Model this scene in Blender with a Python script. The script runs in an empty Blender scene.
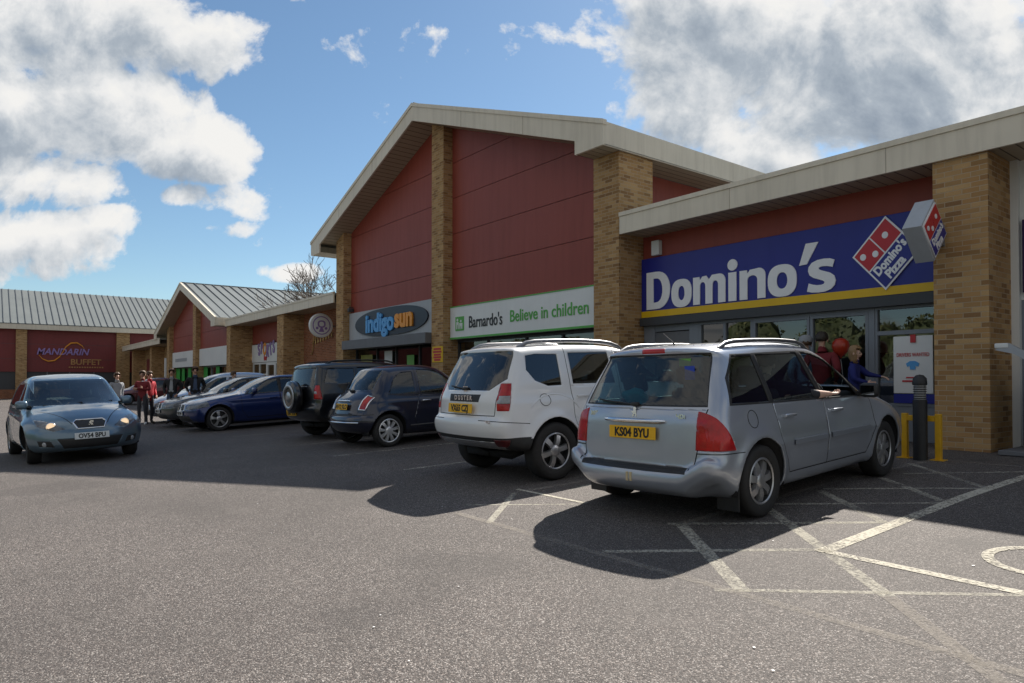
import bpy, bmesh, math, random
import numpy as np
from mathutils import Vector, Matrix, noise as mnoise
random.seed(7)
SC = bpy.context.scene
COL = SC.collection
rad = math.radians

def G(Y, X=0):                              # height of the car park surface: rises to the shops, falls off to the far end
    d = -.0115 * min(max(-8.0 - X, 0), 32)
    if Y < 7.5: return .045 * max(Y, -25) + d
    return min(.3375 + .02 * (Y - 7.5), .41) + d

# ------------------------------------------------------------------ objects
def link(o, parent=None):
    COL.objects.link(o)
    if parent: o.parent = parent
    return o
def tag(o, label=None, cat=None, group=None, kind=None):
    if label: o['label'] = label
    if cat: o['category'] = cat
    if group: o['group'] = group
    if kind: o['kind'] = kind
    return o
def empty(name, loc=(0, 0, 0), rz=0, parent=None):
    o = bpy.data.objects.new(name, None); o.empty_display_size = .2
    o.location = loc; o.rotation_euler = (0, 0, rz)
    return link(o, parent)
def box_uv(me):
    uv = me.uv_layers.new(name='uv') if not me.uv_layers else me.uv_layers[0]
    n = len(me.loops)
    co = np.empty(len(me.vertices) * 3, 'f'); me.vertices.foreach_get('co', co); co = co.reshape(-1, 3)
    li = np.empty(n, 'i'); me.loops.foreach_get('vertex_index', li)
    fn = np.empty(len(me.polygons) * 3, 'f'); me.polygons.foreach_get('normal', fn); fn = fn.reshape(-1, 3)
    tot = np.empty(len(me.polygons), 'i'); me.polygons.foreach_get('loop_total', tot)
    fi = np.repeat(np.arange(len(me.polygons)), tot)
    N = np.abs(fn[fi]); c = co[li]
    ax = N.argmax(1)
    u = np.where(ax == 0, c[:, 1], c[:, 0]); v = np.where(ax == 2, c[:, 1], c[:, 2])
    uv.data.foreach_set('uv', np.stack([u, v], 1).astype('f').ravel())
def from_bm(name, bm, mat, parent=None, smooth=False, recalc=True, uv=True):
    if recalc: bmesh.ops.recalc_face_normals(bm, faces=bm.faces[:])
    me = bpy.data.meshes.new(name); bm.to_mesh(me); bm.free()
    for m in (mat if isinstance(mat, (list, tuple)) else [mat]): me.materials.append(m)
    if smooth:
        me.polygons.foreach_set('use_smooth', [True] * len(me.polygons))
        if smooth != 'all':
            try: me.set_sharp_from_angle(angle=rad(smooth if smooth is not True else 35))
            except Exception: pass
    me.update()
    if uv: box_uv(me)
    return link(bpy.data.objects.new(name, me), parent)
def quad(bm, pts, mi=0):
    f = bm.faces.new([bm.verts.new(p) for p in pts]); f.material_index = mi; return f
def box(bm, x0, x1, y0, y1, z0, z1, mi=0, bev=0, M=None):
    x0, x1 = min(x0, x1), max(x0, x1); y0, y1 = min(y0, y1), max(y0, y1); z0, z1 = min(z0, z1), max(z0, z1)
    v = [bm.verts.new(p) for p in [(x0,y0,z0),(x1,y0,z0),(x1,y1,z0),(x0,y1,z0),(x0,y0,z1),(x1,y0,z1),(x1,y1,z1),(x0,y1,z1)]]
    fs = [bm.faces.new([v[i] for i in q]) for q in [(0,3,2,1),(4,5,6,7),(0,1,5,4),(1,2,6,5),(2,3,7,6),(3,0,4,7)]]
    for f in fs: f.material_index = mi
    if bev:
        es = list({e for f in fs for e in f.edges})
        r = bmesh.ops.bevel(bm, geom=es, offset=bev, segments=2, affect='EDGES', profile=.5)
        vs = list({w for f in r['faces'] for w in f.verts} | {w for w in v if w.is_valid})
        for f in r['faces']: f.material_index = mi
    else: vs = v
    if M is not None:
        allv = set(vs)
        bmesh.ops.transform(bm, matrix=M, verts=list(allv))
    return vs
def prism(bm, poly, d0, d1, axis='y', mi=0):
    """polygon in the plane across `axis`, extruded from d0 to d1"""
    def P(a, b, d):
        return (a, d, b) if axis == 'y' else (d, a, b) if axis == 'x' else (a, b, d)
    A = [bm.verts.new(P(a, b, d0)) for a, b in poly]; B = [bm.verts.new(P(a, b, d1)) for a, b in poly]
    n = len(poly)
    fs = [bm.faces.new(A), bm.faces.new(B[::-1])]
    for i in range(n): fs.append(bm.faces.new([A[i], B[i], B[(i+1) % n], A[(i+1) % n]]))
    for f in fs: f.material_index = mi
    return A + B
def tube(bm, pts, rs, seg=8, mi=0, cap=True):
    pts = [Vector(p) for p in pts]
    if not hasattr(rs, '__len__'): rs = [rs] * len(pts)
    rings = []; up = Vector((0, 0, 1)); prev = None
    for i, p in enumerate(pts):
        t = (pts[min(i+1, len(pts)-1)] - pts[max(i-1, 0)]).normalized()
        if prev is None:
            u = t.cross(up if abs(t.z) < .95 else Vector((1, 0, 0))).normalized()
        else:
            u = (prev - t * prev.dot(t))
            u = u.normalized() if u.length > 1e-6 else t.orthogonal().normalized()
        prev = u; w = t.cross(u)
        rings.append([bm.verts.new(p + (u * math.cos(a) + w * math.sin(a)) * rs[i]) for a in [2*math.pi*k/seg for k in range(seg)]])
    for a, b in zip(rings, rings[1:]):
        for k in range(seg):
            f = bm.faces.new([a[k], a[(k+1) % seg], b[(k+1) % seg], b[k]]); f.material_index = mi
    if cap:
        bm.faces.new(rings[0][::-1]).material_index = mi; bm.faces.new(rings[-1]).material_index = mi
    return [v for r in rings for v in r]
def lathe(bm, prof, seg=32, axis='z', M=None, mi=0, close=False, cap=True):
    """prof: (radius, height) pairs spun round the axis"""
    rings = []
    for r, h in prof:
        ring = []
        for k in range(seg):
            a = 2*math.pi*k/seg; c, s = math.cos(a)*r, math.sin(a)*r
            ring.append(bm.verts.new((c, s, h) if axis == 'z' else (c, h, s)))
        rings.append(ring)
    pr = list(zip(rings, rings[1:])) + ([(rings[-1], rings[0])] if close else [])
    for a, b in pr:
        for k in range(seg):
            bm.faces.new([a[k], a[(k+1) % seg], b[(k+1) % seg], b[k]]).material_index = mi
    if not close and cap:
        if prof[0][0] > 1e-5: bm.faces.new(rings[0][::-1]).material_index = mi
        if prof[-1][0] > 1e-5: bm.faces.new(rings[-1]).material_index = mi
    vs = [v for r in rings for v in r]
    if M is not None: bmesh.ops.transform(bm, matrix=M, verts=vs)
    return vs

# ------------------------------------------------------------------ materials
MAT = {}
def nmat(name):
    m = bpy.data.materials.new(name); m.use_nodes = True
    nt = m.node_tree; nt.nodes.clear()
    out = nt.nodes.new('ShaderNodeOutputMaterial'); MAT[name] = m
    return m, nt, out
def node(nt, typ, **kw):
    n = nt.nodes.new(typ)
    for k, v in kw.items():
        if k in n.inputs.keys() and not hasattr(type(n), k): n.inputs[k].default_value = v
        else: setattr(n, k, v)
    return n
def setin(n, **kw):
    for k, v in kw.items():
        n.inputs[k.replace('_', ' ')].default_value = v
def ramp(nt, fac, stops):
    r = nt.nodes.new('ShaderNodeValToRGB'); e = r.color_ramp.elements
    while len(e) < len(stops): e.new(.5)
    for x, (p, c) in zip(e, stops):
        x.position = p; x.color = (c, c, c, 1) if not hasattr(c, '__len__') else (*c, 1)
    nt.links.new(fac, r.inputs['Fac']); return r.outputs['Color']
def mixc(nt, fac, a, b, blend='MIX'):
    m = nt.nodes.new('ShaderNodeMix'); m.data_type = 'RGBA'; m.blend_type = blend
    for i, v in ((0, fac), (6, a), (7, b)):
        if hasattr(v, 'is_linked'): nt.links.new(v, m.inputs[i])
        else: m.inputs[i].default_value = v if i == 0 else (*v, 1) if len(v) == 3 else v
    return m.outputs[2]
def math_n(nt, op, a, b=None, clamp=False):
    m = nt.nodes.new('ShaderNodeMath'); m.operation = op; m.use_clamp = clamp
    for i, v in ((0, a), (1, b)):
        if v is None: continue
        if hasattr(v, 'is_linked'): nt.links.new(v, m.inputs[i])
        else: m.inputs[i].default_value = v
    return m.outputs[0]
def noise_n(nt, vec, scale, detail=4, rough=.55, out='Fac'):
    n = nt.nodes.new('ShaderNodeTexNoise'); n.inputs['Scale'].default_value = scale
    n.inputs['Detail'].default_value = detail; n.inputs['Roughness'].default_value = rough
    if vec is not None: nt.links.new(vec, n.inputs['Vector'])
    return n.outputs[out]
def pbsdf(nt, out, **kw):
    p = nt.nodes.new('ShaderNodeBsdfPrincipled')
    for k, v in kw.items():
        s = p.inputs[k.replace('_', ' ')]
        if hasattr(v, 'is_linked'): nt.links.new(v, s)
        else: s.default_value = (*v, 1) if hasattr(v, '__len__') and len(v) == 3 and s.type == 'RGBA' else v
    nt.links.new(p.outputs[0], out.inputs[0]); return p
def bump(nt, p, h, strength=.3, dist=.01):
    b = nt.nodes.new('ShaderNodeBump'); b.inputs['Strength'].default_value = strength; b.inputs['Distance'].default_value = dist
    nt.links.new(h, b.inputs['Height']); nt.links.new(b.outputs[0], p.inputs['Normal'])
def objco(nt):
    return nt.nodes.new('ShaderNodeTexCoord').outputs['Object']
def geopos(nt):
    return nt.nodes.new('ShaderNodeNewGeometry').outputs['Position']

def simple(name, col, rough=.5, metal=0, var=.12, scale=6, spec=.5, coat=0, bumpy=0):
    m, nt, out = nmat(name)
    co = objco(nt)
    n = noise_n(nt, co, scale, 5)
    a = tuple(c*(1-var) for c in col); b = tuple(min(1, c*(1+var)) for c in col)
    c = mixc(nt, n, a, b)
    r = math_n(nt, 'ADD', math_n(nt, 'MULTIPLY', noise_n(nt, co, scale*2.3, 3), .16), rough-.08, clamp=True)
    p = pbsdf(nt, out, Base_Color=c, Roughness=r, Metallic=metal, Specular_IOR_Level=spec, Coat_Weight=coat, Coat_Roughness=.05)
    if bumpy: bump(nt, p, noise_n(nt, co, scale*14, 4), bumpy, .004)
    return m
def carpaint(name, col, metal=.5, rough=.38, dirt=.25):
    m, nt, out = nmat(name)
    co = objco(nt)
    sep = nt.nodes.new('ShaderNodeSeparateXYZ'); nt.links.new(co, sep.inputs[0])
    n = noise_n(nt, co, 2.5, 6, .65)
    low = nt.nodes.new('ShaderNodeMapRange'); low.inputs[1].default_value = .15; low.inputs[2].default_value = .75
    low.inputs[3].default_value = 1; low.inputs[4].default_value = 0; nt.links.new(sep.outputs[2], low.inputs[0])
    d = math_n(nt, 'MULTIPLY', math_n(nt, 'MULTIPLY', low.outputs[0], n), dirt*2, clamp=True)
    speck = ramp(nt, noise_n(nt, co, 60, 4, .7), [(.62, 0.), (.72, 1.)])
    d2 = math_n(nt, 'ADD', d, math_n(nt, 'MULTIPLY', speck, dirt*.35), clamp=True)
    c = mixc(nt, d2, col, (.14, .125, .11))
    flake = noise_n(nt, co, 900, 1)
    r = math_n(nt, 'ADD', math_n(nt, 'MULTIPLY', flake, .1), rough - .05)
    r = math_n(nt, 'ADD', r, math_n(nt, 'MULTIPLY', d2, .4), clamp=True)
    me_ = math_n(nt, 'MULTIPLY', math_n(nt, 'SUBTRACT', 1., d2, True), metal)
    cw = math_n(nt, 'SUBTRACT', 1., math_n(nt, 'MULTIPLY', d2, 1.3), True)
    p = pbsdf(nt, out, Base_Color=c, Roughness=r, Metallic=me_, Coat_Weight=cw, Coat_Roughness=.04)
    return m
def glassmat(name, tint=(.45, .5, .5), refl=1.0, rough=0., base=.04):
    m, nt, out = nmat(name)
    t = nt.nodes.new('ShaderNodeBsdfTransparent'); t.inputs[0].default_value = (*tint, 1)
    g = nt.nodes.new('ShaderNodeBsdfGlossy'); g.inputs['Roughness'].default_value = rough; g.inputs[0].default_value = (refl, refl, refl, 1)
    lw = nt.nodes.new('ShaderNodeFresnel'); lw.inputs[0].default_value = 1.5
    geo = nt.nodes.new('ShaderNodeNewGeometry')
    # the same reflectance seen from both sides of a thin pane
    lw2 = nt.nodes.new('ShaderNodeLayerWeight'); lw2.inputs[0].default_value = .5
    f5 = math_n(nt, 'POWER', lw2.outputs['Facing'], 4.)
    fac = math_n(nt, 'ADD', math_n(nt, 'MULTIPLY', f5, .85), base*2, clamp=True)
    mx = nt.nodes.new('ShaderNodeMixShader'); nt.links.new(fac, mx.inputs[0])
    nt.links.new(t.outputs[0], mx.inputs[1]); nt.links.new(g.outputs[0], mx.inputs[2]); nt.links.new(mx.outputs[0], out.inputs[0])
    return m

# ------------------------------------------------------------------ lettering
def text_bm(s, size=1, bold=0, shear=0, sx=1, depth=.01, align='CENTER', spacing=1, res=3):
    cu = bpy.data.curves.new('t', 'FONT'); cu.body = s; cu.size = size; cu.align_x = align; cu.align_y = 'CENTER'
    cu.extrude = depth/2; cu.offset = bold; cu.shear = shear; cu.space_character = spacing; cu.resolution_u = res
    o = bpy.data.objects.new('t', cu); COL.objects.link(o)
    dg = bpy.context.evaluated_depsgraph_get()
    me = bpy.data.meshes.new_from_object(o.evaluated_get(dg))
    bpy.data.objects.remove(o); bpy.data.curves.remove(cu)
    bm = bmesh.new(); bm.from_mesh(me); bpy.data.meshes.remove(me)
    if sx != 1: bmesh.ops.scale(bm, vec=(sx, 1, 1), verts=bm.verts)
    return bm
def outline_bm(loops, depth=.01):
    """filled flat outlines (holes by even-odd), given thickness"""
    cu = bpy.data.curves.new('c', 'CURVE'); cu.dimensions = '2D'; cu.fill_mode = 'BOTH'; cu.extrude = depth/2
    for lp in loops:
        sp = cu.splines.new('POLY'); sp.points.add(len(lp)-1); sp.use_cyclic_u = True
        for p, (a, b) in zip(sp.points, lp): p.co = (a, b, 0, 1)
    o = bpy.data.objects.new('c', cu); COL.objects.link(o)
    dg = bpy.context.evaluated_depsgraph_get()
    me = bpy.data.meshes.new_from_object(o.evaluated_get(dg))
    bpy.data.objects.remove(o); bpy.data.curves.remove(cu)
    bm = bmesh.new(); bm.from_mesh(me); bpy.data.meshes.remove(me)
    return bm
def merge_bm(bms):
    out = bmesh.new()
    for b in bms:
        me = bpy.data.meshes.new('x'); b.to_mesh(me); b.free(); out.from_mesh(me); bpy.data.meshes.remove(me)
    return out
# letters are laid out in XY facing +Z; these turn them to face -Y or +X
FACE_FRONT = Matrix(((1,0,0,0),(0,0,-1,0),(0,1,0,0),(0,0,0,1)))     # x->x, y->z, z->-y
FACE_EAST = Matrix(((0,0,1,0),(1,0,0,0),(0,1,0,0),(0,0,0,1)))       # x->y, y->z, z->+x
def put(bm, M):
    bmesh.ops.transform(bm, matrix=M, verts=bm.verts); return bm
def front_text(name, s, x, y, z, mat, parent, rot=0, **kw):
    bm = text_bm(s, **kw)
    put(bm, Matrix.Translation((x, y, z)) @ FACE_FRONT @ Matrix.Rotation(rot, 4, 'Z'))
    return from_bm(name, bm, mat, parent, recalc=False)
# ------------------------------------------------------------------ car bodies: an implicit solid meshed by surface nets, then cut along panel outlines
def smax(a, b, k):
    h = np.clip(.5 + .5*(a-b)/k, 0, 1)
    return b + (a-b)*h + k*h*(1-h)
def sstep(a, b, x):
    t = np.clip((x-a)/(b-a), 0, 1); return t*t*(3-2*t)
def splus(u, k=.035):
    return np.where(u/k > 30, u, k*np.log1p(np.exp(np.minimum(u/k, 30))))
def chaikin(p, it=2):
    p = np.array(p, float)
    for _ in range(it):
        q = np.roll(p, -1, 0)
        p = np.stack([.8*p+.2*q, .2*p+.8*q], 1).reshape(-1, 2)
    return p
def sd_poly(P, X, Z):
    d = np.full(X.shape, 1e9); s = np.ones(X.shape)
    n = len(P)
    for i in range(n):
        a = P[i]; b = P[i-1]
        e = b-a; wx = X-a[0]; wz = Z-a[1]
        t = np.clip((wx*e[0]+wz*e[1])/max(e@e, 1e-12), 0, 1)
        d = np.minimum(d, (wx-e[0]*t)**2+(wz-e[1]*t)**2)
        c1 = Z >= a[1]; c2 = Z < b[1]; c3 = e[0]*wz > e[1]*wx
        s = np.where((c1 & c2 & c3) | (~c1 & ~c2 & ~c3), -s, s)
    return s*np.sqrt(d)
class CarShape:
    def __init__(self, S):
        self.S = S; L = S['L']
        P = chaikin(S['prof'], 2)
        self.h2 = .0125; self.x0 = -.4; self.z0 = -.1
        nx = int((L+.8)/self.h2)+1; nz = int(2.2/self.h2)+1
        X, Z = np.meshgrid(self.x0+np.arange(nx)*self.h2, self.z0+np.arange(nz)*self.h2, indexing='ij')
        self.grid = sd_poly(P, X, Z)
    def prof(self, x, z):
        g = self.grid
        fx = np.clip((x-self.x0)/self.h2, 0, g.shape[0]-1.001); fz = np.clip((z-self.z0)/self.h2, 0, g.shape[1]-1.001)
        i = fx.astype(int); j = fz.astype(int); u = fx-i; v = fz-j
        return (g[i, j]*(1-u)+g[i+1, j]*u)*(1-v)+(g[i, j+1]*(1-u)+g[i+1, j+1]*u)*v
    def W(self, x, z):
        S = self.S; L = S['L']; w = S['W']/2
        zb = S['belt'][0]+(S['belt'][1]-S['belt'][0])*np.clip(x/L, 0, 1)
        r = np.full(np.broadcast(x, z).shape, w)
        r = r - S.get('tum', .36)*splus(z-zb)
        r = r - S.get('low', .18)*splus(.45-z)
        r = r - S.get('shoulder', .05)*sstep(zb-.32, zb+.02, z)
        xr, xf, R = S['axles'][0], S['axles'][1], S['R']
        r = r - S.get('taperF', .10)*np.clip((x-xf)/(L-xf), 0, 1.2)**2 - S.get('taperR', .05)*np.clip((xr-x)/xr, 0, 1.2)**2
        for xa in (xr, xf):
            d = np.sqrt((x-xa)**2+(z-R)**2)
            r = r + S.get('flare', .02)*np.exp(-((d-R-.06)/.08)**2)
        for (xa, za, xb, zb2, amp, wd) in S.get('creases', ()):
            t = np.clip((x-xa)/(xb-xa), 0, 1); zc = za+(zb2-za)*t
            r = r + amp*np.exp(-((z-zc)/wd)**2)*sstep(xa-.1, xa+.15, x)*(1-sstep(xb-.15, xb+.1, x))
        return r
    def f(self, x, y, z):
        S = self.S; L = S['L']; ay = np.abs(y); s = ay/(S['W']/2)
        t = sstep(.35*L, .65*L, x)
        s2 = np.clip(s, 0, 1.2)**2.4
        xp = x - S.get('bowR', .12)*s2*(1-t) + S.get('bowF', .28)*s2*t
        zp = z + S.get('crown', .05)*np.clip(s, 0, 1.2)**2*sstep(.55, .95, z)
        if 'lift' in S:                     # bumper corners stand higher than its middle
            a, y0, y1 = S['lift']; zp = zp - a*sstep(y0, y1, ay)*(1-sstep(.24, .5, x))*(1-sstep(.62, .82, z))
        d1 = self.prof(xp, zp)
        d2 = (ay-self.W(x, z))*.93
        k = S.get('k', .10)
        return smax(d1, d2, k) 
    def mesh(self, h):
        S = self.S; L = S['L']
        xs = np.arange(-.08, L+.08+h, h); ys = np.arange(-S['W']/2-.1, S['W']/2+.1+h, h); ys = ys-(ys[0]+ys[-1])/2
        zs = np.arange(.05, S['H']+.12, h)
        X, Y, Z = np.meshgrid(xs, ys, zs, indexing='ij')
        F = self.f(X, Y, Z)
        ins = F < 0
        nx, ny, nz = F.shape
        c = np.zeros((nx-1, ny-1, nz-1), int)
        for a in (0, 1):
            for b in (0, 1):
                for d in (0, 1): c += ins[a:nx-1+a, b:ny-1+b, d:nz-1+d]
        act = (c > 0) & (c < 8)
        idx = -np.ones(act.shape, int); idx[act] = np.arange(act.sum())
        ci = np.argwhere(act)
        V = np.stack([xs[ci[:, 0]]+h/2, ys[ci[:, 1]]+h/2, zs[ci[:, 2]]+h/2], 1)
        Q = []
        for ax in range(3):
            sl0 = [slice(None)]*3; sl1 = [slice(None)]*3; sl0[ax] = slice(0, -1); sl1[ax] = slice(1, None)
            a = ins[tuple(sl0)]; b = ins[tuple(sl1)]
            e = np.argwhere(a != b)
            o1, o2 = [k for k in range(3) if k != ax]
            ok = (e[:, o1] > 0) & (e[:, o2] > 0) & (e[:, o1] < F.shape[o1]-1) & (e[:, o2] < F.shape[o2]-1)
            e = e[ok]
            def g(d1, d2):
                q = e.copy(); q[:, o1] += d1; q[:, o2] += d2; return idx[q[:, 0], q[:, 1], q[:, 2]]
            q = np.stack([g(-1, -1), g(0, -1), g(0, 0), g(-1, 0)], 1)
            flip = a[e[:, 0], e[:, 1], e[:, 2]]
            if ax == 1: flip = ~flip
            q[~flip] = q[~flip][:, ::-1]
            Q.append(q)
        Q = np.concatenate(Q)
        # neighbours for smoothing
        E = np.concatenate([Q[:, [0, 1]], Q[:, [1, 2]], Q[:, [2, 3]], Q[:, [3, 0]]]); E = np.concatenate([E, E[:, ::-1]])
        deg = np.bincount(E[:, 0], minlength=len(V)).astype(float)[:, None]
        def project(V, n):
            for _ in range(n):
                e = .004
                f0 = self.f(V[:, 0], V[:, 1], V[:, 2])
                gr = np.stack([self.f(V[:, 0]+e, V[:, 1], V[:, 2]), self.f(V[:, 0], V[:, 1]+e, V[:, 2]), self.f(V[:, 0], V[:, 1], V[:, 2]+e)], 1)
                gr = (gr-f0[:, None])/e
                st = -(f0/np.maximum((gr**2).sum(1), .2))[:, None]*gr
                ln = np.linalg.norm(st, axis=1, keepdims=True)
                V = V+st*np.minimum(1, h/np.maximum(ln, 1e-9))
            return V
        for it in range(3):
            A = np.zeros_like(V); np.add.at(A, E[:, 0], V[E[:, 1]])
            V = .35*V+.65*A/deg
            V = project(V, 2)
        return V, Q
    def root(self, fn, lo, hi):
        for _ in range(40):
            m = (lo+hi)/2
            if fn(m) < 0: lo = m
            else: hi = m
        return lo
    def side_y(self, x, z):
        return self.root(lambda t: float(self.f(np.array([x]), np.array([t]), np.array([z]))[0]), 0, 1.3)
    def rear_x(self, y, z):
        return -self.root(lambda t: float(self.f(np.array([-t]), np.array([y]), np.array([z]))[0]), -self.S['L']*.45, .3)
    def front_x(self, y, z):
        return self.root(lambda t: float(self.f(np.array([t]), np.array([y]), np.array([z]))[0]), self.S['L']*.55, self.S['L']+.3)
    def top_z(self, x, y):
        return self.root(lambda t: float(self.f(np.array([x]), np.array([y]), np.array([t]))[0]), .55, 2.1)

def circle_poly(cx, cz, r, n=30):
    return [(cx+r*math.cos(2*math.pi*k/n), cz+r*math.sin(2*math.pi*k/n)) for k in range(n)]
def strip(pts, w, closed=False):
    """thin quads along a polyline"""
    out = []
    P = pts+([pts[0]] if closed else [])
    for (a, b), (c, d) in zip(P, P[1:]):
        l = math.hypot(c-a, d-b); ux, uy = (c-a)/l*w/2, (d-b)/l*w/2
        out.append([(a-ux+uy, b-uy-ux), (c+ux+uy, d+uy-ux), (c+ux-uy, d+uy+ux), (a-ux-uy, b-uy+ux)])
    return out

class Cutter:
    def __init__(self, V, Q):
        self.bm = bmesh.new()
        vs = [self.bm.verts.new(v) for v in V]
        for q in Q: self.bm.faces.new([vs[i] for i in q])
        self.lay = self.bm.faces.layers.int.new('part')
        self.bm.normal_update()
    def cut(self, poly, view, pid, side=1, lim=None, nrm=.12, extra=None):
        """lim: least |y| (side), or (xmin, xmax) for the other views; pid: the part number given to what lies inside"""
        bm = self.bm
        a = sum(poly[i][0]*poly[(i+1) % len(poly)][1]-poly[(i+1) % len(poly)][0]*poly[i][1] for i in range(len(poly)))
        if a < 0: poly = poly[::-1]
        u0, u1 = min(p[0] for p in poly)-.05, max(p[0] for p in poly)+.05
        v0, v1 = min(p[1] for p in poly)-.05, max(p[1] for p in poly)+.05
        iu, iv = {'side': (0, 2), 'rear': (1, 2), 'front': (1, 2), 'top': (0, 1)}[view]
        cand = []
        for f in bm.faces:
            c = f.calc_center_median()
            if not (u0 < c[iu] < u1 and v0 < c[iv] < v1): continue
            n = f.normal
            if view == 'side':
                if c.y*side < (lim if lim is not None else .2): continue
                if lim is None and n.y*side < nrm: continue
            elif view == 'rear':
                if n.x > -nrm or (lim and not lim[0] < c.x < lim[1]): continue
            elif view == 'front':
                if n.x < nrm or (lim and not lim[0] < c.x < lim[1]): continue
            elif n.z < nrm or (lim and not lim[0] < c.z < lim[1]): continue
            cand.append(f)
        planes = []
        for i in range(len(poly)):
            p, q = poly[i], poly[(i+1) % len(poly)]
            du, dv = q[0]-p[0], q[1]-p[1]; l = math.hypot(du, dv)
            if l < 1e-6: continue
            nu, nv = -dv/l, du/l
            co = [0, 0, 0]; no = [0, 0, 0]; co[iu], co[iv] = p; no[iu], no[iv] = nu, nv
            planes.append((Vector(co), Vector(no)))
        if view == 'side' and lim is not None: planes.append((Vector((0, side*lim, 0)), Vector((0, side, 0))))
        for co, no in planes:
            if not cand: return 0
            g = list(cand)+list({e for f in cand for e in f.edges})+list({v for f in cand for v in f.verts})
            r = bmesh.ops.bisect_plane(bm, geom=g, dist=1e-5, plane_co=co, plane_no=no)
            cand = [f for f in {x for x in r['geom'] if isinstance(x, bmesh.types.BMFace)} if (f.calc_center_median()-co).dot(no) > 0]
        for f in cand: f[self.lay] = pid
        return len(cand)
    def extract(self, pids, matmap=None):
        out = bmesh.new(); m = {}
        for f in self.bm.faces:
            p = f[self.lay]
            if p in pids:
                vs = []
                for v in f.verts:
                    w = m.get(v.index)
                    if w is None: w = m[v.index] = out.verts.new(v.co)
                    vs.append(w)
                try: nf = out.faces.new(vs)
                except ValueError: continue
                nf.material_index = matmap[p] if matmap else 0
        return out

def make_wheel(name, R, rimR, width, parent, loc, outward, spokes=6, style='bar', rimmat='alloy', turn=0):
    w = empty(name, loc, turn, parent)
    s = outward
    bm = bmesh.new()
    hw = width/2
    pr = [(rimR*.98, -hw*.8), (rimR+.02, -hw*.98), (R-.03, -hw), (R-.008, -hw*.86), (R, -hw*.5), (R, hw*.5), (R-.008, hw*.86), (R-.03, hw), (rimR+.02, hw*.98), (rimR*.98, hw*.8)]
    lathe(bm, pr, 40, 'y', close=False)
    for f in [f for f in bm.faces if len(f.verts) > 4]: bm.faces.remove(f)
    from_bm('tyre', bm, MAT['rubber'], w, smooth=50)
    bm = bmesh.new()
    yo = s*hw*.72
    # barrel, outer lip, dark back
    lathe(bm, [(rimR, s*hw*.85), (rimR-.012, s*hw*.9), (rimR-.022, s*hw*.82), (rimR-.03, s*hw*.1), (.02, s*hw*.05)], 40, 'y', cap=False)
    for f in bm.faces: f.material_index = 1
    for f in bm.faces:
        c = f.calc_center_median()
        if math.hypot(c.x, c.z) > rimR-.021: f.material_index = 0
    lathe(bm, [(.075, yo-s*.03), (.075, yo+s*.002), (.06, yo+s*.012), (.03, yo+s*.016), (.001, yo+s*.016)], 20, 'y')
    for k in range(spokes):
        a = 2*math.pi*k/spokes + .2
        def sp(da, w0, w1):
            r0, r1 = .045, rimR-.012
            ca, sa = math.cos(a+da), math.sin(a+da)
            pts = []
            for r, ww, yy in ((r0, w0, yo+s*.004), ((r0+r1)/2, (w0+w1)/2*.92, yo+s*.014), (r1, w1, yo-s*.006)):
                for sg in (-1, 1):
                    pts.append((ca*r-sa*ww*sg, yy, sa*r+ca*ww*sg)); pts.append((ca*r-sa*ww*sg*1.25, yy-s*.035, sa*r+ca*ww*sg*1.25))
            v = [bm.verts.new(p) for p in pts]
            for i in (0, 4):
                for q in ((i, i+2, i+6, i+4), (i, i+4, i+5, i+1), (i+2, i+3, i+7, i+6)): bm.faces.new([v[j] for j in q])
        if style == 'bar': sp(0, .028, .034)
        elif style == 'wide': sp(0, .036, .062)
        elif style == 'multi': sp(-.09, .011, .011); sp(.09, .011, .011)
        else: sp(-.11, .013, .018); sp(.11, .013, .018)
    from_bm('rim', bm, [MAT[rimmat], MAT['rim_dark']], w, smooth=40)
    return w

def make_seat(parent, x, y, zf, back=.62, mat='seat_cloth'):
    bm = bmesh.new()
    box(bm, x-.25, x+.25, y-.24, y+.24, zf, zf+.16, bev=.05)
    M = Matrix.Translation((x-.24, y, zf+.1)) @ Matrix.Rotation(rad(-18), 4, 'Y')
    box(bm, -.07, .07, -.24, .24, 0, back, bev=.05, M=M)
    box(bm, -.05, .05, -.13, .13, back+.05, back+.24, bev=.04, M=M)
    box(bm, -.012, .012, -.06, .06, back-.03, back+.08, M=M)
    return from_bm('seat', bm, MAT[mat], parent, smooth=40)

def make_plate(parent, S, cs, text, rear=True, z0=.7, y0=0, matname='plate_yellow', h=.111, wd=.52, tilt=None):
    X = cs.rear_x if rear else cs.front_x
    xa, xb = X(y0, z0-.04), X(y0, z0+h+.02)
    zm = z0+h/2; s = -1 if rear else 1
    slope = math.atan2(xb-xa, h+.06)
    if tilt is not None: slope = tilt
    xm = (min(xa, xb, X(y0, zm)) if rear else max(xa, xb, X(y0, zm)))+s*.014
    M = Matrix.Translation((xm, y0, zm)) @ Matrix.Rotation(slope*.6, 4, 'Y')
    bm = bmesh.new(); box(bm, -.006, .006, -wd/2, wd/2, -h/2, h/2, bev=.004, M=M)
    p = from_bm('number_plate', bm, MAT[matname], parent)
    t = text_bm(text, size=h*.98, bold=.0035, sx=.84, depth=.003)
    # facing the rear (-x) or the front (+x)
    F = Matrix(((0,0,-1,0),(-1,0,0,0),(0,1,0,0),(0,0,0,1))) if rear else Matrix(((0,0,1,0),(1,0,0,0),(0,1,0,0),(0,0,0,1)))
    put(t, M @ Matrix.Translation((s*.0075, 0, -.004)) @ F)
    from_bm('plate_lettering', t, MAT['plate_black'], p, recalc=False)
    return p

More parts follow.
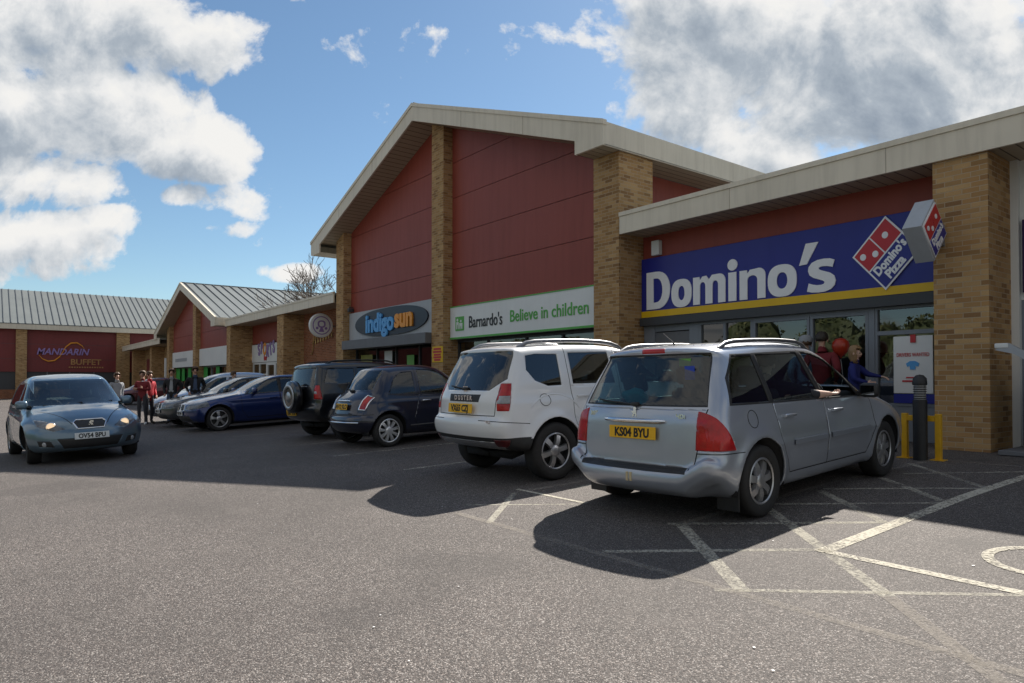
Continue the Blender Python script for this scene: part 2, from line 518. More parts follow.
def build_car(S, loc, heading, paint, label, cat='car', cell=.03, glass='car_glass', extra=None, group=None):
    """loc: ground point under the middle of the rear axle"""
    cs = CarShape(S)
    V, Q = cs.mesh(cell)
    cu = Cutter(V, Q)
    xr, xf = S['axles']
    hx, hy = math.cos(heading), math.sin(heading)
    fwd = Vector((hx, hy, G(loc[1]+2.6*hy, loc[0]+2.6*hx)/2.6-G(loc[1], loc[0])/2.6)).normalized()
    left = Vector((-hy, hx, (G(loc[1]+hx, loc[0]-hy)-G(loc[1]-hx, loc[0]+hy))/2)).normalized()
    up = fwd.cross(left).normalized(); left = up.cross(fwd)
    base = Vector((loc[0], loc[1], G(loc[1], loc[0]))) - fwd*xr
    root = empty(S['name'], base)
    M = Matrix((fwd, left, up)).transposed().to_4x4(); M.translation = base
    root.matrix_world = M
    tag(root, label, cat, group)
    # ---- panel cuts
    pid = 10; parts = []           # (pid, name, material, thickness, meta)
    GAP, TRIM, HOLE, UNDER = 1, 2, 9, 3
    for c in S['cuts']:
        view, name, poly, opt = (list(c)+[{}])[:4]
        sides = opt.get('sides', (1, -1)) if view == 'side' else (1,)
        polys = poly if isinstance(poly[0][0], (tuple, list)) else [poly]
        for sd in sides:
            if name in ('gap', 'trim', 'under', 'reset'): p = {'gap': GAP, 'trim': TRIM, 'under': UNDER, 'reset': 0}[name]
            else:
                p = pid; pid += 1
                parts.append((p, name, opt, sd))
            for pl in polys:
                if view == 'side': cu.cut(pl, 'side', p, sd, opt.get('ymin'), opt.get('nrm', .12))
                else:
                    if opt.get('mirror'):
                        for q in (pl, [(-a, b) for a, b in pl]): cu.cut(q, view, p, 1, opt.get('lim'), opt.get('nrm', .12))
                    else: cu.cut(pl, view, p, 1, opt.get('lim'), opt.get('nrm', .12))
    ra = S.get('archR', S['R']+.055)
    for xa in (xr, xf):
        for sd in (1, -1):
            if S.get('archtrim'): cu.cut(circle_poly(xa, S['R']+.01, ra+S['archtrim'], 30), 'side', TRIM, sd, S['W']/2-.12)
            cu.cut(circle_poly(xa, S['R']+.01, ra, 30), 'side', HOLE, sd, S['W']/2-.30)
    # ---- body
    cu.bm.faces.ensure_lookup_table(); cu.bm.verts.index_update()
    b = cu.extract({0, GAP, TRIM, UNDER}, {0: 0, GAP: 2, TRIM: 4, UNDER: 4})
    # wheel housings
    for xa in (xr, xf):
        for sd in (1, -1):
            w = S['W']/2
            n = 24
            A = []; B = []
            for k in range(n+1):
                a = -.25+ (math.pi+.5)*k/n
                x = xa+(ra+.004)*math.cos(a); z = S['R']+.01+(ra+.004)*math.sin(a)
                yy = cs.side_y(x, max(z, .3))-.012
                A.append(b.verts.new((x, sd*yy, z))); B.append(b.verts.new((x, sd*(w-.34), z)))
            for i in range(n): b.faces.new([A[i], A[i+1], B[i+1], B[i]]).material_index = 2
            c = b.verts.new((xa, sd*(w-.34), S['R']))
            for i in range(n): b.faces.new([B[i], B[i+1], c]).material_index = 2
    body = from_bm('body', b, [MAT[paint], MAT['cabin_dark'], MAT['seam_dark'], MAT['cabin_dark'], MAT['black_plastic'], MAT['cabin_dark']], root, smooth='all', recalc=False, uv=False)
    md = body.modifiers.new('shell', 'SOLIDIFY'); md.thickness = .018; md.offset = -1; md.material_offset = 1; md.material_offset_rim = 0; md.use_even_offset = False
    made = {}
    for p, name, opt, sd in parts:
        bm = cu.extract({p})
        if not bm.faces: bm.free(); continue
        if opt.get('shrink'):
            bm.normal_update()
            for v in bm.verts: v.co -= v.normal*opt['shrink']
        mname = opt.get('mat') or (glass if 'window' in name or 'windscreen' in name else paint)
        mats = [MAT[mname], MAT['cabin_dark']]
        o = from_bm(name, bm, mats, root, smooth='all', recalc=False, uv=False)
        if opt.get('thick', 'window' not in name and 'windscreen' not in name):
            md = o.modifiers.new('shell', 'SOLIDIFY'); md.thickness = opt.get('t', .016); md.offset = -1; md.material_offset = 1; md.use_even_offset = False
        if opt.get('label'): o['label'] = opt['label']
        made.setdefault(name, []).append((o, sd, opt))
    cu.bm.free()
    # ---- door handles as sub-parts
    for o, sd, opt in made.get('door', []):
        hxz = opt.get('handle')
        if hxz:
            x, z = hxz; y = cs.side_y(x, z)
            bm = bmesh.new()
            box(bm, x-.10, x+.10, sd*(y+.018), sd*(y+.042), z-.014, z+.016, bev=.009)
            box(bm, x-.10, x-.07, sd*(y-.01), sd*(y+.03), z-.012, z+.012)
            box(bm, x+.07, x+.10, sd*(y-.01), sd*(y+.03), z-.012, z+.012)
            from_bm('door_handle', bm, MAT[opt.get('hmat', paint)], o, smooth=50)
    # ---- wheels
    w = S['W']/2
    for xa, turn in ((xr, 0), (xf, S.get('steer', 0))):
        for sd in (1, -1):
            yy = cs.side_y(xa+ra+.03, S['R']+.1)
            make_wheel('wheel', S['R'], S['rimR'], S.get('tw', .2), root, (xa, sd*(yy-S.get('tw', .2)/2-.01+S.get('wout', 0)), S['R']), sd, S.get('spokes', 6), S.get('rim_style', 'bar'), S.get('rimmat', 'alloy'), turn)
    # ---- mirrors
    if 'mirror' in S:
        mx, mz = S['mirror']
        for sd in (1, -1):
            y = cs.side_y(mx, mz-.02)
            bm = bmesh.new()
            box(bm, mx-.05, mx+.06, sd*(y+.02), sd*(y+.21), mz-.07, mz+.085, bev=.045)
            o = from_bm('mirror', bm, MAT[S.get('mirror_mat', paint)], root, smooth=60)
            bm = bmesh.new(); box(bm, mx-.02, mx+.04, sd*(y-.02), sd*(y+.09), mz-.045, mz-.005)
            from_bm('mirror_arm', bm, MAT['black_plastic'], o)
            bm = bmesh.new(); box(bm, mx-.053, mx-.05, sd*(y+.05), sd*(y+.185), mz-.04, mz+.058)
            from_bm('mirror_glass', bm, MAT['mirror_glass'], o)
    # ---- roof rails
    if 'rails' in S:
        xa, xb, yr, hgt = S['rails']
        for sd in (1, -1):
            bm = bmesh.new(); pts = []
            for k in range(15):
                t = k/14; x = xa+(xb-xa)*t
                zt = cs.top_z(x, yr)
                e = min(1, t/.12, (1-t)/.12); e = math.sin(e*math.pi/2)
                pts.append((x, sd*yr, zt-.01+hgt*e))
            tube(bm, pts, [S.get('rail_r', .016)+.004*abs(2*k/14-1) for k in range(15)], 8)
            from_bm('roof_rail', bm, MAT[S.get('rail_mat', 'dark_alloy')], root, smooth=60)
    # ---- cabin
    if S.get('cabin', True):
        fl = .32; x1, x2 = S['seats']
        for y in (-.36, .36): make_seat(root, x1, y, fl+.12, .56)
        for y in (-.36, .36): make_seat(root, x2, y, fl+.12, .52)
        bm = bmesh.new(); box(bm, S['dash'], S['dash']+.42, -w+.2, w-.2, .62, S.get('dashz', .95), bev=.06)
        d = from_bm('dashboard', bm, MAT['cabin_dark'], root, smooth=50)
        bm = bmesh.new()
        Mw = Matrix.Translation((S['dash']-.12, -.36, .93)) @ Matrix.Rotation(rad(-65), 4, 'Y')
        pts = [Mw @ Vector((.18*math.cos(a), .18*math.sin(a), 0)) for a in [2*math.pi*k/20 for k in range(21)]]
        tube(bm, pts, .014, 6); tube(bm, [pts[0], pts[10]], .012, 6); tube(bm, [Mw @ Vector((0, 0, 0)), Mw @ Vector((0, 0, .2))], .025, 6)
        from_bm('steering_wheel', bm, MAT['cabin_dark'], root, smooth=60)
    for kw in S.get('plates', ()): make_plate(root, S, cs, **kw)
    if extra: extra(root, cs, S, made)
    return root
# ------------------------------------------------------------------ car materials
carpaint('paint_silver', (.44, .475, .54), metal=.6, rough=.32, dirt=.08)
carpaint('paint_white', (.80, .81, .82), metal=.0, rough=.4, dirt=.10)
carpaint('paint_navy', (.012, .016, .038), metal=.3, rough=.3, dirt=.04)
carpaint('paint_black', (.006, .0065, .009), metal=.1, rough=.3, dirt=.03)
carpaint('paint_blue', (.007, .024, .13), metal=.45, rough=.3, dirt=.04)
carpaint('paint_grey', (.05, .058, .066), metal=.5, rough=.33, dirt=.08)
carpaint('paint_ice', (.42, .47, .54), metal=.7, rough=.36, dirt=.14)
carpaint('paint_teal', (.13, .20, .26), metal=.6, rough=.3, dirt=.08)
carpaint('paint_maroon', (.10, .012, .022), metal=.3, rough=.35, dirt=.15)
simple('cabin_dark', (.018, .018, .020), .8)
simple('seat_cloth', (.05, .05, .055), .9)
simple('seat_grey', (.16, .165, .17), .9)
simple('seam_dark', (.006, .006, .007), .8)
simple('black_plastic', (.022, .022, .023), .55, var=.25, scale=15)
simple('grey_plastic', (.09, .09, .095), .6, var=.2, scale=12)
simple('rubber', (.022, .021, .021), .75, var=.35, scale=18)
simple('alloy', (.50, .50, .51), .34, metal=.85, var=.25, scale=14)
simple('bright_alloy', (.78, .79, .80), .3, metal=.6, var=.15, scale=14)
simple('dark_alloy', (.26, .26, .27), .35, metal=.8)
simple('rim_dark', (.025, .025, .026), .6)
simple('chrome', (.80, .80, .82), .12, metal=1, var=.03)
simple('mirror_glass', (.55, .6, .65), .04, metal=1, var=.02)
simple('plate_yellow', (.90, .50, .012), .45, var=.08, scale=20)
simple('plate_white', (.74, .76, .76), .4, var=.06, scale=20)
simple('plate_black', (.012, .012, .012), .5)
simple('plate_blue', (.02, .06, .42), .4)
simple('brush_plastic', (.012, .012, .013), .45)
glassmat('car_glass', (.30, .42, .43), base=.04)
glassmat('screen_glass', (.55, .62, .62), base=.045)
glassmat('dark_glass', (.10, .115, .125), base=.05)
def lampmat(name, col, rough=.12, bands=40, dark=.35):
    m, nt, out = nmat(name)
    co = objco(nt)
    w = nt.nodes.new('ShaderNodeTexWave'); w.inputs['Scale'].default_value = bands; w.bands_direction = 'Z'; nt.links.new(co, w.inputs[0])
    n = noise_n(nt, co, 9, 3)
    f = math_n(nt, 'ADD', math_n(nt, 'MULTIPLY', w.outputs['Fac'], .35), math_n(nt, 'MULTIPLY', n, .65))
    c = mixc(nt, ramp(nt, f, [(.3, 0.), (.75, 1.)]), tuple(x*dark for x in col), col)
    pbsdf(nt, out, Base_Color=c, Roughness=.35, Coat_Weight=.75, Coat_Roughness=.03, Specular_IOR_Level=.3)
lampmat('lamp_red', (.72, .006, .010), dark=.3); lampmat('lamp_maroon', (.12, .008, .01)); lampmat('lamp_clear', (.62, .64, .66), dark=.25); lampmat('lamp_amber', (.7, .22, .02))
lampmat('lamp_head', (.26, .28, .31), dark=.08)
m_, nt_, out_ = nmat('bulb_lit')
e_ = nt_.nodes.new('ShaderNodeEmission'); e_.inputs[0].default_value = (1, .74, .48, 1); e_.inputs[1].default_value = .55; nt_.links.new(e_.outputs[0], out_.inputs[0])

# ------------------------------------------------------------------ the nearest car: silver estate
def gaps(*lines, w=.009):
    out = []
    for l in lines: out += strip(l, w)
    return out
ESTATE = dict(name='estate_car', L=4.42, W=1.72, H=1.56, R=.315, rimR=.205, axles=(.80, 3.46), spokes=7, rim_style='bar', tw=.2,
  lift=(.115,.50,.76),
  prof=[(.32,.19),(.12,.23),(.02,.29),(-.01,.36),(.0,.43),(.02,.455),(.085,.462),(.10,.485),(.115,.70),(.135,.90),(.175,1.0),(.32,1.24),(.455,1.435),(.43,1.47),(.455,1.495),(.55,1.515),(1.0,1.54),(1.6,1.545),(2.1,1.52),(2.5,1.44),(2.95,1.23),(3.32,1.04),(3.45,1.0),(3.8,.93),(4.1,.83),(4.30,.71),(4.39,.58),(4.42,.45),(4.40,.32),(4.28,.22),(3.6,.20),(2.2,.19)],
  belt=(1.02,.93), tum=.38, low=.2, bowR=.13, bowF=.36, crown=.06, k=.11, flare=.022, taperF=.10, taperR=.05,
  creases=[(.9,.60,3.3,.60,.012,.05)],
  mirror=(2.90,.99), mirror_mat='black_plastic', seats=(1.95,1.05), dash=2.75, dashz=.98, rails=(.62,2.25,.56,.05), rail_r=.018,
  cuts=[
   ('side','trim',[[(.41,.99),(1.08,.972),(1.04,1.425),(.67,1.425),(.48,1.22)],[(1.06,.973),(2.08,.952),(1.90,1.44),(1.02,1.428)],[(2.04,.953),(3.20,.925),(2.80,1.18),(2.44,1.355),(2.16,1.43),(1.88,1.44)]]),
   ('side','door',[[(1.30,.33),(2.03,.33),(2.05,.95),(1.08,.965),(1.13,.62)]],{'handle':(1.30,.85)}),
   ('side','door',[[(2.04,.33),(2.95,.33),(3.13,.60),(3.14,.915),(2.06,.95)]],{'handle':(2.27,.835)}),
   ('side','gap',gaps([(1.135,.60),(1.30,.33),(2.95,.33),(3.13,.60),(3.14,.92)],[(2.035,.33),(2.055,.955)],[(1.135,.60),(1.08,.97)],[(2.06,.96),(1.885,1.46)])),
   ('side','gap',gaps([(.0,.605),(.50,.60)],[(3.95,.58),(4.45,.56)],[(3.25,.93),(4.05,.80)],w=.008)),
   ('side','side_window',[[(.45,1.008),(1.035,.993),(1.0,1.405),(.68,1.405),(.51,1.22)]],{'shrink':.008}),
   ('side','side_window',[[(1.105,.992),(2.02,.970),(1.86,1.415),(1.07,1.41)]],{'shrink':.008}),
   ('side','side_window',[[(2.10,.968),(3.13,.942),(2.76,1.175),(2.42,1.335),(2.15,1.405),(1.94,1.42)]],{'shrink':.008, 'sides':(1,)}),
   ('side','window_opening',[[(2.10,.968),(2.86,.949),(2.62,1.24),(2.42,1.335),(2.15,1.405),(1.94,1.42)]],{'sides':(-1,), 'hole':1, 'mat':'car_glass'}),
   ('side','side_window',[[(2.90,.951),(3.13,.945),(2.76,1.175),(2.66,1.222)]],{'sides':(-1,), 'shrink':.008}),
   ('rear','trim',[(-.68,.985),(.68,.985),(.575,1.442),(-.575,1.442)],{'lim':(-.1,.62),'nrm':.1}),
   ('rear','rear_window',[(-.67,1.0),(.67,1.0),(.565,1.428),(-.565,1.428)],{'lim':(-.1,.6),'nrm':.1,'shrink':.004}),
   ('rear','tailgate',[(-.60,.475),(.60,.475),(.68,.96),(-.68,.96)],{'lim':(-.1,.4)}),
   ('rear','gap',strip([(-.685,.965),(-.605,.48)],.010)+strip([(.685,.965),(.605,.48)],.010),{'lim':(-.1,.4)}),
   ('rear','trim',[(-.58,.440),(.58,.440),(.58,.482),(-.58,.482)],{'lim':(-.1,.4),'nrm':-.5}),
   ('rear','brake_lamp',[(-.13,1.448),(.13,1.448),(.13,1.492),(-.13,1.492)],{'lim':(-.1,.6),'mat':'lamp_red'}),
   ('side','tail_light',[[(-.1,.64),(.40,.625),(.335,.76),(.26,.90),(.18,1.02),(-.1,.985)]],{'ymin':.615,'mat':'lamp_red','shrink':-.004}),
   ('front','windscreen',[(-.70,1.03),(.70,1.03),(.60,1.42),(-.60,1.42)],{'lim':(2.3,3.6),'mat':'screen_glass'}),
   ('side','headlight',[[(3.95,.66),(4.5,.56),(4.5,.72),(4.2,.80),(3.95,.86)]],{'ymin':.42,'mat':'lamp_head'}),
   ('front','grille',[(-.35,.30),(.35,.30),(.40,.52),(-.40,.52)],{'lim':(4.1,4.6),'mat':'black_plastic'}),
  ],
  plates=[dict(text='KS04 BYU', z0=.70)])
def estate_extra(root, cs, S, made):
    # tailgate grab bar, letters, wiper, aerial, protective strips, mud flaps
    tg = made['tailgate'][0][0]
    bm = bmesh.new()
    for y in np.linspace(-.34, .34, 13): pass
    pts = [(cs.rear_x(y, .86)-.022+.012*(abs(y)/.34)**3, y, .86) for y in np.linspace(-.34, .34, 13)]
    tube(bm, pts, [.012]+[.021]*11+[.012], 8); from_bm('grab_bar', bm, MAT['chrome'], tg, smooth=60)
    F = Matrix(((0,0,-1,0),(-1,0,0,0),(0,1,0,0),(0,0,0,1)))
    for s, y, z, sz in (('307', .52, .905, .055), ('HDi', -.47, .905, .05)):
        t = text_bm(s, size=sz, bold=.002, sx=1.1, depth=.004)
        put(t, Matrix.Translation((cs.rear_x(y, z)-.004, y, z)) @ Matrix.Rotation(rad(8), 4, 'Y') @ F); from_bm('badge', t, MAT['chrome'], tg, recalc=False)
    # emblem: an upright lion-like outline
    lion = [(-.022,-.04),(-.012,-.012),(-.028,-.006),(-.03,.006),(-.012,.006),(-.01,.02),(-.016,.034),(-.004,.045),(.012,.042),(.02,.03),(.014,.018),(.022,.004),(.02,-.012),(.03,-.036),(.02,-.044),(.012,-.022),(.0,-.018),(-.006,-.044)]
    t = outline_bm([lion], .006); put(t, Matrix.Translation((cs.rear_x(0, .935)-.006, 0, .935)) @ Matrix.Rotation(rad(8), 4, 'Y') @ F); from_bm('emblem', t, MAT['chrome'], tg, recalc=False)
    bm = bmesh.new()
    tube(bm, [(cs.rear_x(-.02, 1.0)-.02, .0, 1.0), (cs.rear_x(-.3, 1.02)-.02, .3, 1.02), (cs.rear_x(-.45, 1.03)-.018, .47, 1.035)], .008, 6)
    box(bm, cs.rear_x(0, 1)-.04, cs.rear_x(0, 1), -.04, .04, .985, 1.02, bev=.01)
    from_bm('wiper', bm, MAT['black_plastic'], root, smooth=50)
    bm = bmesh.new(); z = cs.top_z(.75, 0); tube(bm, [(.78, 0, z-.01), (.74, 0, z+.03), (.60, 0, z+.11)], [.012, .006, .003], 6)
    from_bm('aerial', bm, MAT['black_plastic'], root, smooth=60)
    for sd in (1, -1):
        for x0, x1, o in ((1.34, 1.99, 0), (2.09, 2.98, 1)):
            dr = [q[0] for q in made['door'] if q[1] == sd][o]
            bm = bmesh.new(); pts = [(x, sd*(cs.side_y(x, .60)+.003), .60) for x in np.linspace(x0, x1, 8)]
            for (a, b) in zip(pts, pts[1:]):
                v = [bm.verts.new((p[0], p[1]+sd*dy, p[2]+dz)) for p in (a, b) for dy, dz in ((-.01, .026), (.008, .022), (.008, -.022), (-.01, -.026))]
                for i in range(3): bm.faces.new([v[i], v[i+1], v[i+5], v[i+4]])
            from_bm('side_moulding', bm, MAT['paint_silver'], dr, smooth=40)
        bm = bmesh.new(); y = cs.side_y(.5, .4); box(bm, .44, .455, sd*(y-.23), sd*(y-.02), .10, .34, bev=.004)
        from_bm('mud_flap', bm, MAT['black_plastic'], root)
    # fuel flap, tow eye cover
    bm = bmesh.new()
    y0 = -1
    ring = [(.70+.075*math.cos(a), .86+.075*math.sin(a)) for a in np.linspace(0, 2*math.pi, 25)]
    tube(bm, [(x, -(cs.side_y(x, z)+.0005), z) for x, z in ring], .0035, 4, cap=False); from_bm('fuel_flap', bm, MAT['seam_dark'], root)
    x = cs.rear_x(.0, .38)
    for y in (-.055, -.015):
        bm = bmesh.new(); box(bm, x-.004, x+.03, y-.012, y+.012, .34, .42, bev=.003)
        from_bm('bumper_scuff', bm, MAT['plate_cream'], root)
    # badge of the disabled parking scheme and a green sticker in the rear window
    bm = bmesh.new()
    for (y, z, w_, h_) in ((-.42, 1.27, .05, .06),): box(bm, cs.rear_x(y, z)+.02, cs.rear_x(y, z)+.026, y-w_, y+w_, z-h_, z+h_)
    from_bm('window_sticker', bm, MAT['plate_blue'], root)
    bm = bmesh.new()
    y, z = -.34, 1.36; box(bm, cs.rear_x(y, z)+.02, cs.rear_x(y, z)+.026, y-.06, y+.06, z-.03, z+.035)
    from_bm('window_sticker', bm, MAT['sticker_green'], root)
    for o, sd, opt in made.get('window_opening', []): bpy.data.objects.remove(o)
simple('plate_cream', (.62, .5, .3), .6); simple('sticker_green', (.16, .42, .08), .5)

# ------------------------------------------------------------------ white SUV
SUVW = dict(name='suv', L=4.32, W=1.62, H=1.68, R=.345, rimR=.22, axles=(.83, 3.50), spokes=6, rim_style='bar', tw=.215, archR=.40,
  prof=[(.45,.36),(.16,.40),(.06,.47),(.0,.60),(-.01,.70),(.015,.77),(.05,.79),(.062,.83),(.075,1.0),(.12,1.10),(.24,1.34),(.37,1.55),(.335,1.575),(.40,1.605),(.7,1.63),(1.4,1.64),(2.0,1.615),(2.4,1.545),(2.8,1.33),(3.15,1.13),(3.26,1.10),(3.7,1.06),(4.05,.99),(4.20,.88),(4.29,.75),(4.32,.6),(4.30,.45),(4.15,.34),(3.4,.30),(2.2,.28)],
  belt=(1.12,1.06), tum=.30, low=.16, bowR=.11, bowF=.30, crown=.05, k=.10, flare=.06, taperF=.06, taperR=.03,
  creases=[(.2,.93,3.9,.93,.012,.05)], archtrim=.0,
  mirror=(2.86,1.16), mirror_mat='black_plastic', seats=(1.9,1.0), dash=2.65, dashz=1.08, rails=(.55,2.35,.50,.06), rail_r=.024, rail_mat='dark_alloy',
  cuts=[
   ('side','under',[[(-.2,.2),(.48,.2),(.48,.53),(-.2,.55)],[(.48,.2),(3.9,.2),(3.9,.40),(.48,.40)]],{'nrm':-.5}),
   ('side','door',[[(1.22,.46),(1.98,.46),(2.0,1.09),(1.16,1.10),(1.16,.66)]],{'handle':(1.32,.98)}),
   ('side','door',[[(1.99,.46),(2.95,.46),(3.08,.66),(3.08,1.07),(2.01,1.09)]],{'handle':(2.2,.97)}),
   ('side','gap',gaps([(1.165,1.58),(1.15,1.10),(1.16,.66),(1.22,.46),(2.95,.46),(3.08,.66),(3.08,1.08)],[(1.985,.46),(2.0,1.54)],[(-.05,.755),(.46,.70)],w=.009)),
   ('side','side_window',[[(.52,1.32),(.62,1.19),(.80,1.12),(1.02,1.12),(1.04,1.50),(.70,1.51),(.55,1.49)]],{'shrink':.01,'mat':'dark_glass'}),
   ('side','side_window',[[(1.20,1.13),(1.93,1.11),(1.90,1.515),(1.22,1.515)]],{'shrink':.01,'mat':'dark_glass'}),
   ('side','side_window',[[(2.03,1.11),(3.02,1.09),(2.85,1.24),(2.45,1.46),(2.3,1.51),(2.03,1.515)]],{'shrink':.01}),
   ('rear','under',[(-1,.28),(1,.28),(1,.55),(-1,.55)],{'lim':(-.1,.45),'nrm':-.6}),
   ('rear','skid_plate',[(-.66,.38),(.66,.38),(.74,.50),(-.74,.50)],{'lim':(-.1,.3),'mat':'alloy','nrm':.05}),
   ('side','tail_light',[[(-.1,.86),(.20,.86),(.29,1.17),(-.1,1.17)]],{'ymin':.50,'shrink':-.004,'mat':'lamp_red'}),
   ('rear','reset',[(-.64,.83),(.64,.83),(.595,1.20),(-.595,1.20)],{'lim':(-.1,.45),'nrm':0}),
   ('side','reverse_lamp',[[(-.1,.94),(.22,.94),(.245,1.03),(-.1,1.03)]],{'ymin':.63,'shrink':-.006,'mat':'lamp_clear'}),
   ('rear','trim',[(-.32,.955),(.32,.955),(.34,1.045),(-.34,1.045)],{'lim':(-.1,.3)}),
   ('rear','gap',strip([(-.62,1.12),(-.60,.80),(.60,.80),(.62,1.12)],.010),{'lim':(-.1,.3)}),
   ('rear','rear_window',[(-.66,1.22),(-.46,1.09),(.46,1.09),(.66,1.22),(.58,1.55),(-.58,1.55)],{'lim':(-.1,.6),'nrm':.1,'mat':'dark_glass','shrink':.004}),
   ('side','rear_reflector',[[(-.1,.44),(.2,.44),(.2,.53),(-.1,.53)]],{'ymin':.60,'mat':'lamp_maroon'}),
   ('front','windscreen',[(-.72,1.13),(.72,1.13),(.62,1.52),(-.62,1.52)],{'lim':(2.2,3.5),'mat':'screen_glass'}),
   ('side','headlight',[[(4.0,.78),(4.5,.74),(4.5,.95),(4.0,.97)]],{'ymin':.48,'mat':'lamp_head'}),
   ('front','grille',[(-.45,.72),(.45,.72),(.45,.92),(-.45,.92)],{'lim':(4.1,4.6),'mat':'black_plastic'}),
  ],
  plates=[dict(text='VX65 CZJ', z0=.825)])
F_REAR = Matrix(((0,0,-1,0),(-1,0,0,0),(0,1,0,0),(0,0,0,1)))
F_NOSE = Matrix(((0,0,1,0),(1,0,0,0),(0,1,0,0),(0,0,0,1)))
def suvw_extra(root, cs, S, made):
    t = text_bm('DUSTER', size=.075, bold=.003, spacing=1.6, depth=.006); put(t, Matrix.Translation((cs.rear_x(0, 1.0)-.004, 0, 1.0)) @ F_REAR); from_bm('tailgate_lettering', t, MAT['chrome'], root, recalc=False)
    sh = [(-.045,.05),(.045,.05),(.045,.02),(.0,-.06),(-.045,.02)]
    t = outline_bm([sh], .012); put(t, Matrix.Translation((cs.rear_x(0, 1.10)-.006, 0, 1.09)) @ F_REAR); from_bm('emblem', t, MAT['chrome'], root, recalc=False)
    t = text_bm('4WD', size=.05, bold=.002, depth=.004); put(t, Matrix.Translation((cs.rear_x(-.55, .73)-.004, -.55, .73)) @ F_REAR); from_bm('badge', t, MAT['chrome'], root, recalc=False)
    bm = bmesh.new(); tube(bm, [(cs.rear_x(0, 1.12)-.03, -.02, 1.11), (cs.rear_x(.35, 1.15)-.022, .36, 1.14)], .009, 6); box(bm, cs.rear_x(0, 1.11)-.04, cs.rear_x(0, 1.11)+.01, -.05, .03, 1.09, 1.13, bev=.01)
    from_bm('wiper', bm, MAT['black_plastic'], root, smooth=50)
    # muscle arch brow above the rear wheel and fuel flap
    bm = bmesh.new(); xr = S['axles'][0]
    for k in range(2):
        pass
    pts = [(xr+.02+.46*math.cos(a), .62+.40*math.sin(a)) for a in np.linspace(rad(25), rad(145), 16)]
    tube(bm, [(x, -(cs.side_y(x, z)-.008), z) for x, z in pts], [.004]+[.014]*14+[.004], 8); from_bm('arch_brow', bm, MAT['paint_white'], root, smooth=60)
    bm = bmesh.new(); tube(bm, [(x, -(cs.side_y(x, z)+.0005), z) for x, z in [(.72+.08*math.cos(a), .96+.07*math.sin(a)) for a in np.linspace(0, 2*math.pi, 21)]], .004, 4); from_bm('fuel_flap', bm, MAT['seam_dark'], root)

# ------------------------------------------------------------------ small round city car
CITY = dict(name='hatchback', L=3.55, W=1.57, H=1.49, R=.295, rimR=.215, axles=(.60, 2.90), spokes=9, rim_style='multi', tw=.185, rimmat='bright_alloy',
  prof=[(.30,.22),(.10,.28),(.02,.38),(-.005,.48),(.02,.56),(.06,.59),(.085,.66),(.12,.80),(.17,.90),(.27,.985),(.33,1.02),(.47,1.24),(.62,1.40),(.68,1.435),(.95,1.475),(1.35,1.49),(1.7,1.47),(2.0,1.40),(2.3,1.22),(2.62,1.0),(2.75,.95),(3.0,.90),(3.25,.82),(3.42,.70),(3.52,.56),(3.55,.42),(3.52,.30),(3.40,.22),(2.6,.19),(1.5,.18)],
  belt=(.95,.90), tum=.40, low=.22, bowR=.20, bowF=.34, crown=.07, k=.14, flare=.035, taperF=.12, taperR=.08, shoulder=.06,
  creases=[(.3,.80,3.0,.80,.012,.05)],
  mirror=(2.30,.99), seats=(1.6,1.2), dash=2.1, dashz=.92,
  cuts=[
   ('side','door',[[(1.22,.30),(2.28,.30),(2.45,.5),(2.42,.88),(1.28,.915),(1.14,.5)]],{'handle':(1.42,.80),'hmat':'chrome'}),
   ('side','gap',gaps([(1.30,1.42),(1.275,.92),(1.14,.5),(1.22,.30),(2.28,.30),(2.45,.5),(2.42,.90)],[(-.05,.585),(.30,.60)],w=.009)),
   ('side','side_window',[[(.66,.955),(1.22,.945),(1.24,1.35),(.98,1.33),(.82,1.22)]],{'shrink':.008}),
   ('side','side_window',[[(1.34,.94),(2.36,.905),(2.05,1.20),(1.80,1.35),(1.62,1.38),(1.35,1.375)]],{'shrink':.008}),
   ('side','trim',strip([(.64,.945),(2.42,.90)],.018),{}),
   ('rear','rear_window',[(-.52,1.03),(.52,1.03),(.50,1.30),(.44,1.385),(-.44,1.385),(-.50,1.30)],{'lim':(-.1,.75),'nrm':.05}),
   ('rear','gap',strip([(-.56,1.0),(-.47,.60),(.47,.60),(.56,1.0)],.009),{'lim':(-.1,.4),'nrm':.0}),
   ('rear','tail_light',[(.485,.69),(.63,.68),(.66,.90),(.53,.94)],{'lim':(-.1,.7),'mat':'lamp_red','nrm':0,'shrink':-.004}),
   ('rear','tail_light',[(-.485,.69),(-.63,.68),(-.66,.90),(-.53,.94)],{'lim':(-.1,.7),'mat':'lamp_red','nrm':0,'shrink':-.004}),
   ('rear','rear_grille',[(-.36,.575),(.36,.575),(.36,.61),(-.36,.61)],{'lim':(-.1,.2),'mat':'black_plastic','nrm':-.3}),
   ('front','windscreen',[(-.60,.99),(.60,.99),(.50,1.38),(-.50,1.38)],{'lim':(1.8,2.9),'mat':'screen_glass'}),
   ('side','headlight',[[(3.05,.66),(3.25,.64),(3.25,.82),(3.05,.84)]],{'ymin':.42,'mat':'lamp_head'}),
  ],
  plates=[dict(text='NV12 KLO', z0=.69, wd=.42)])
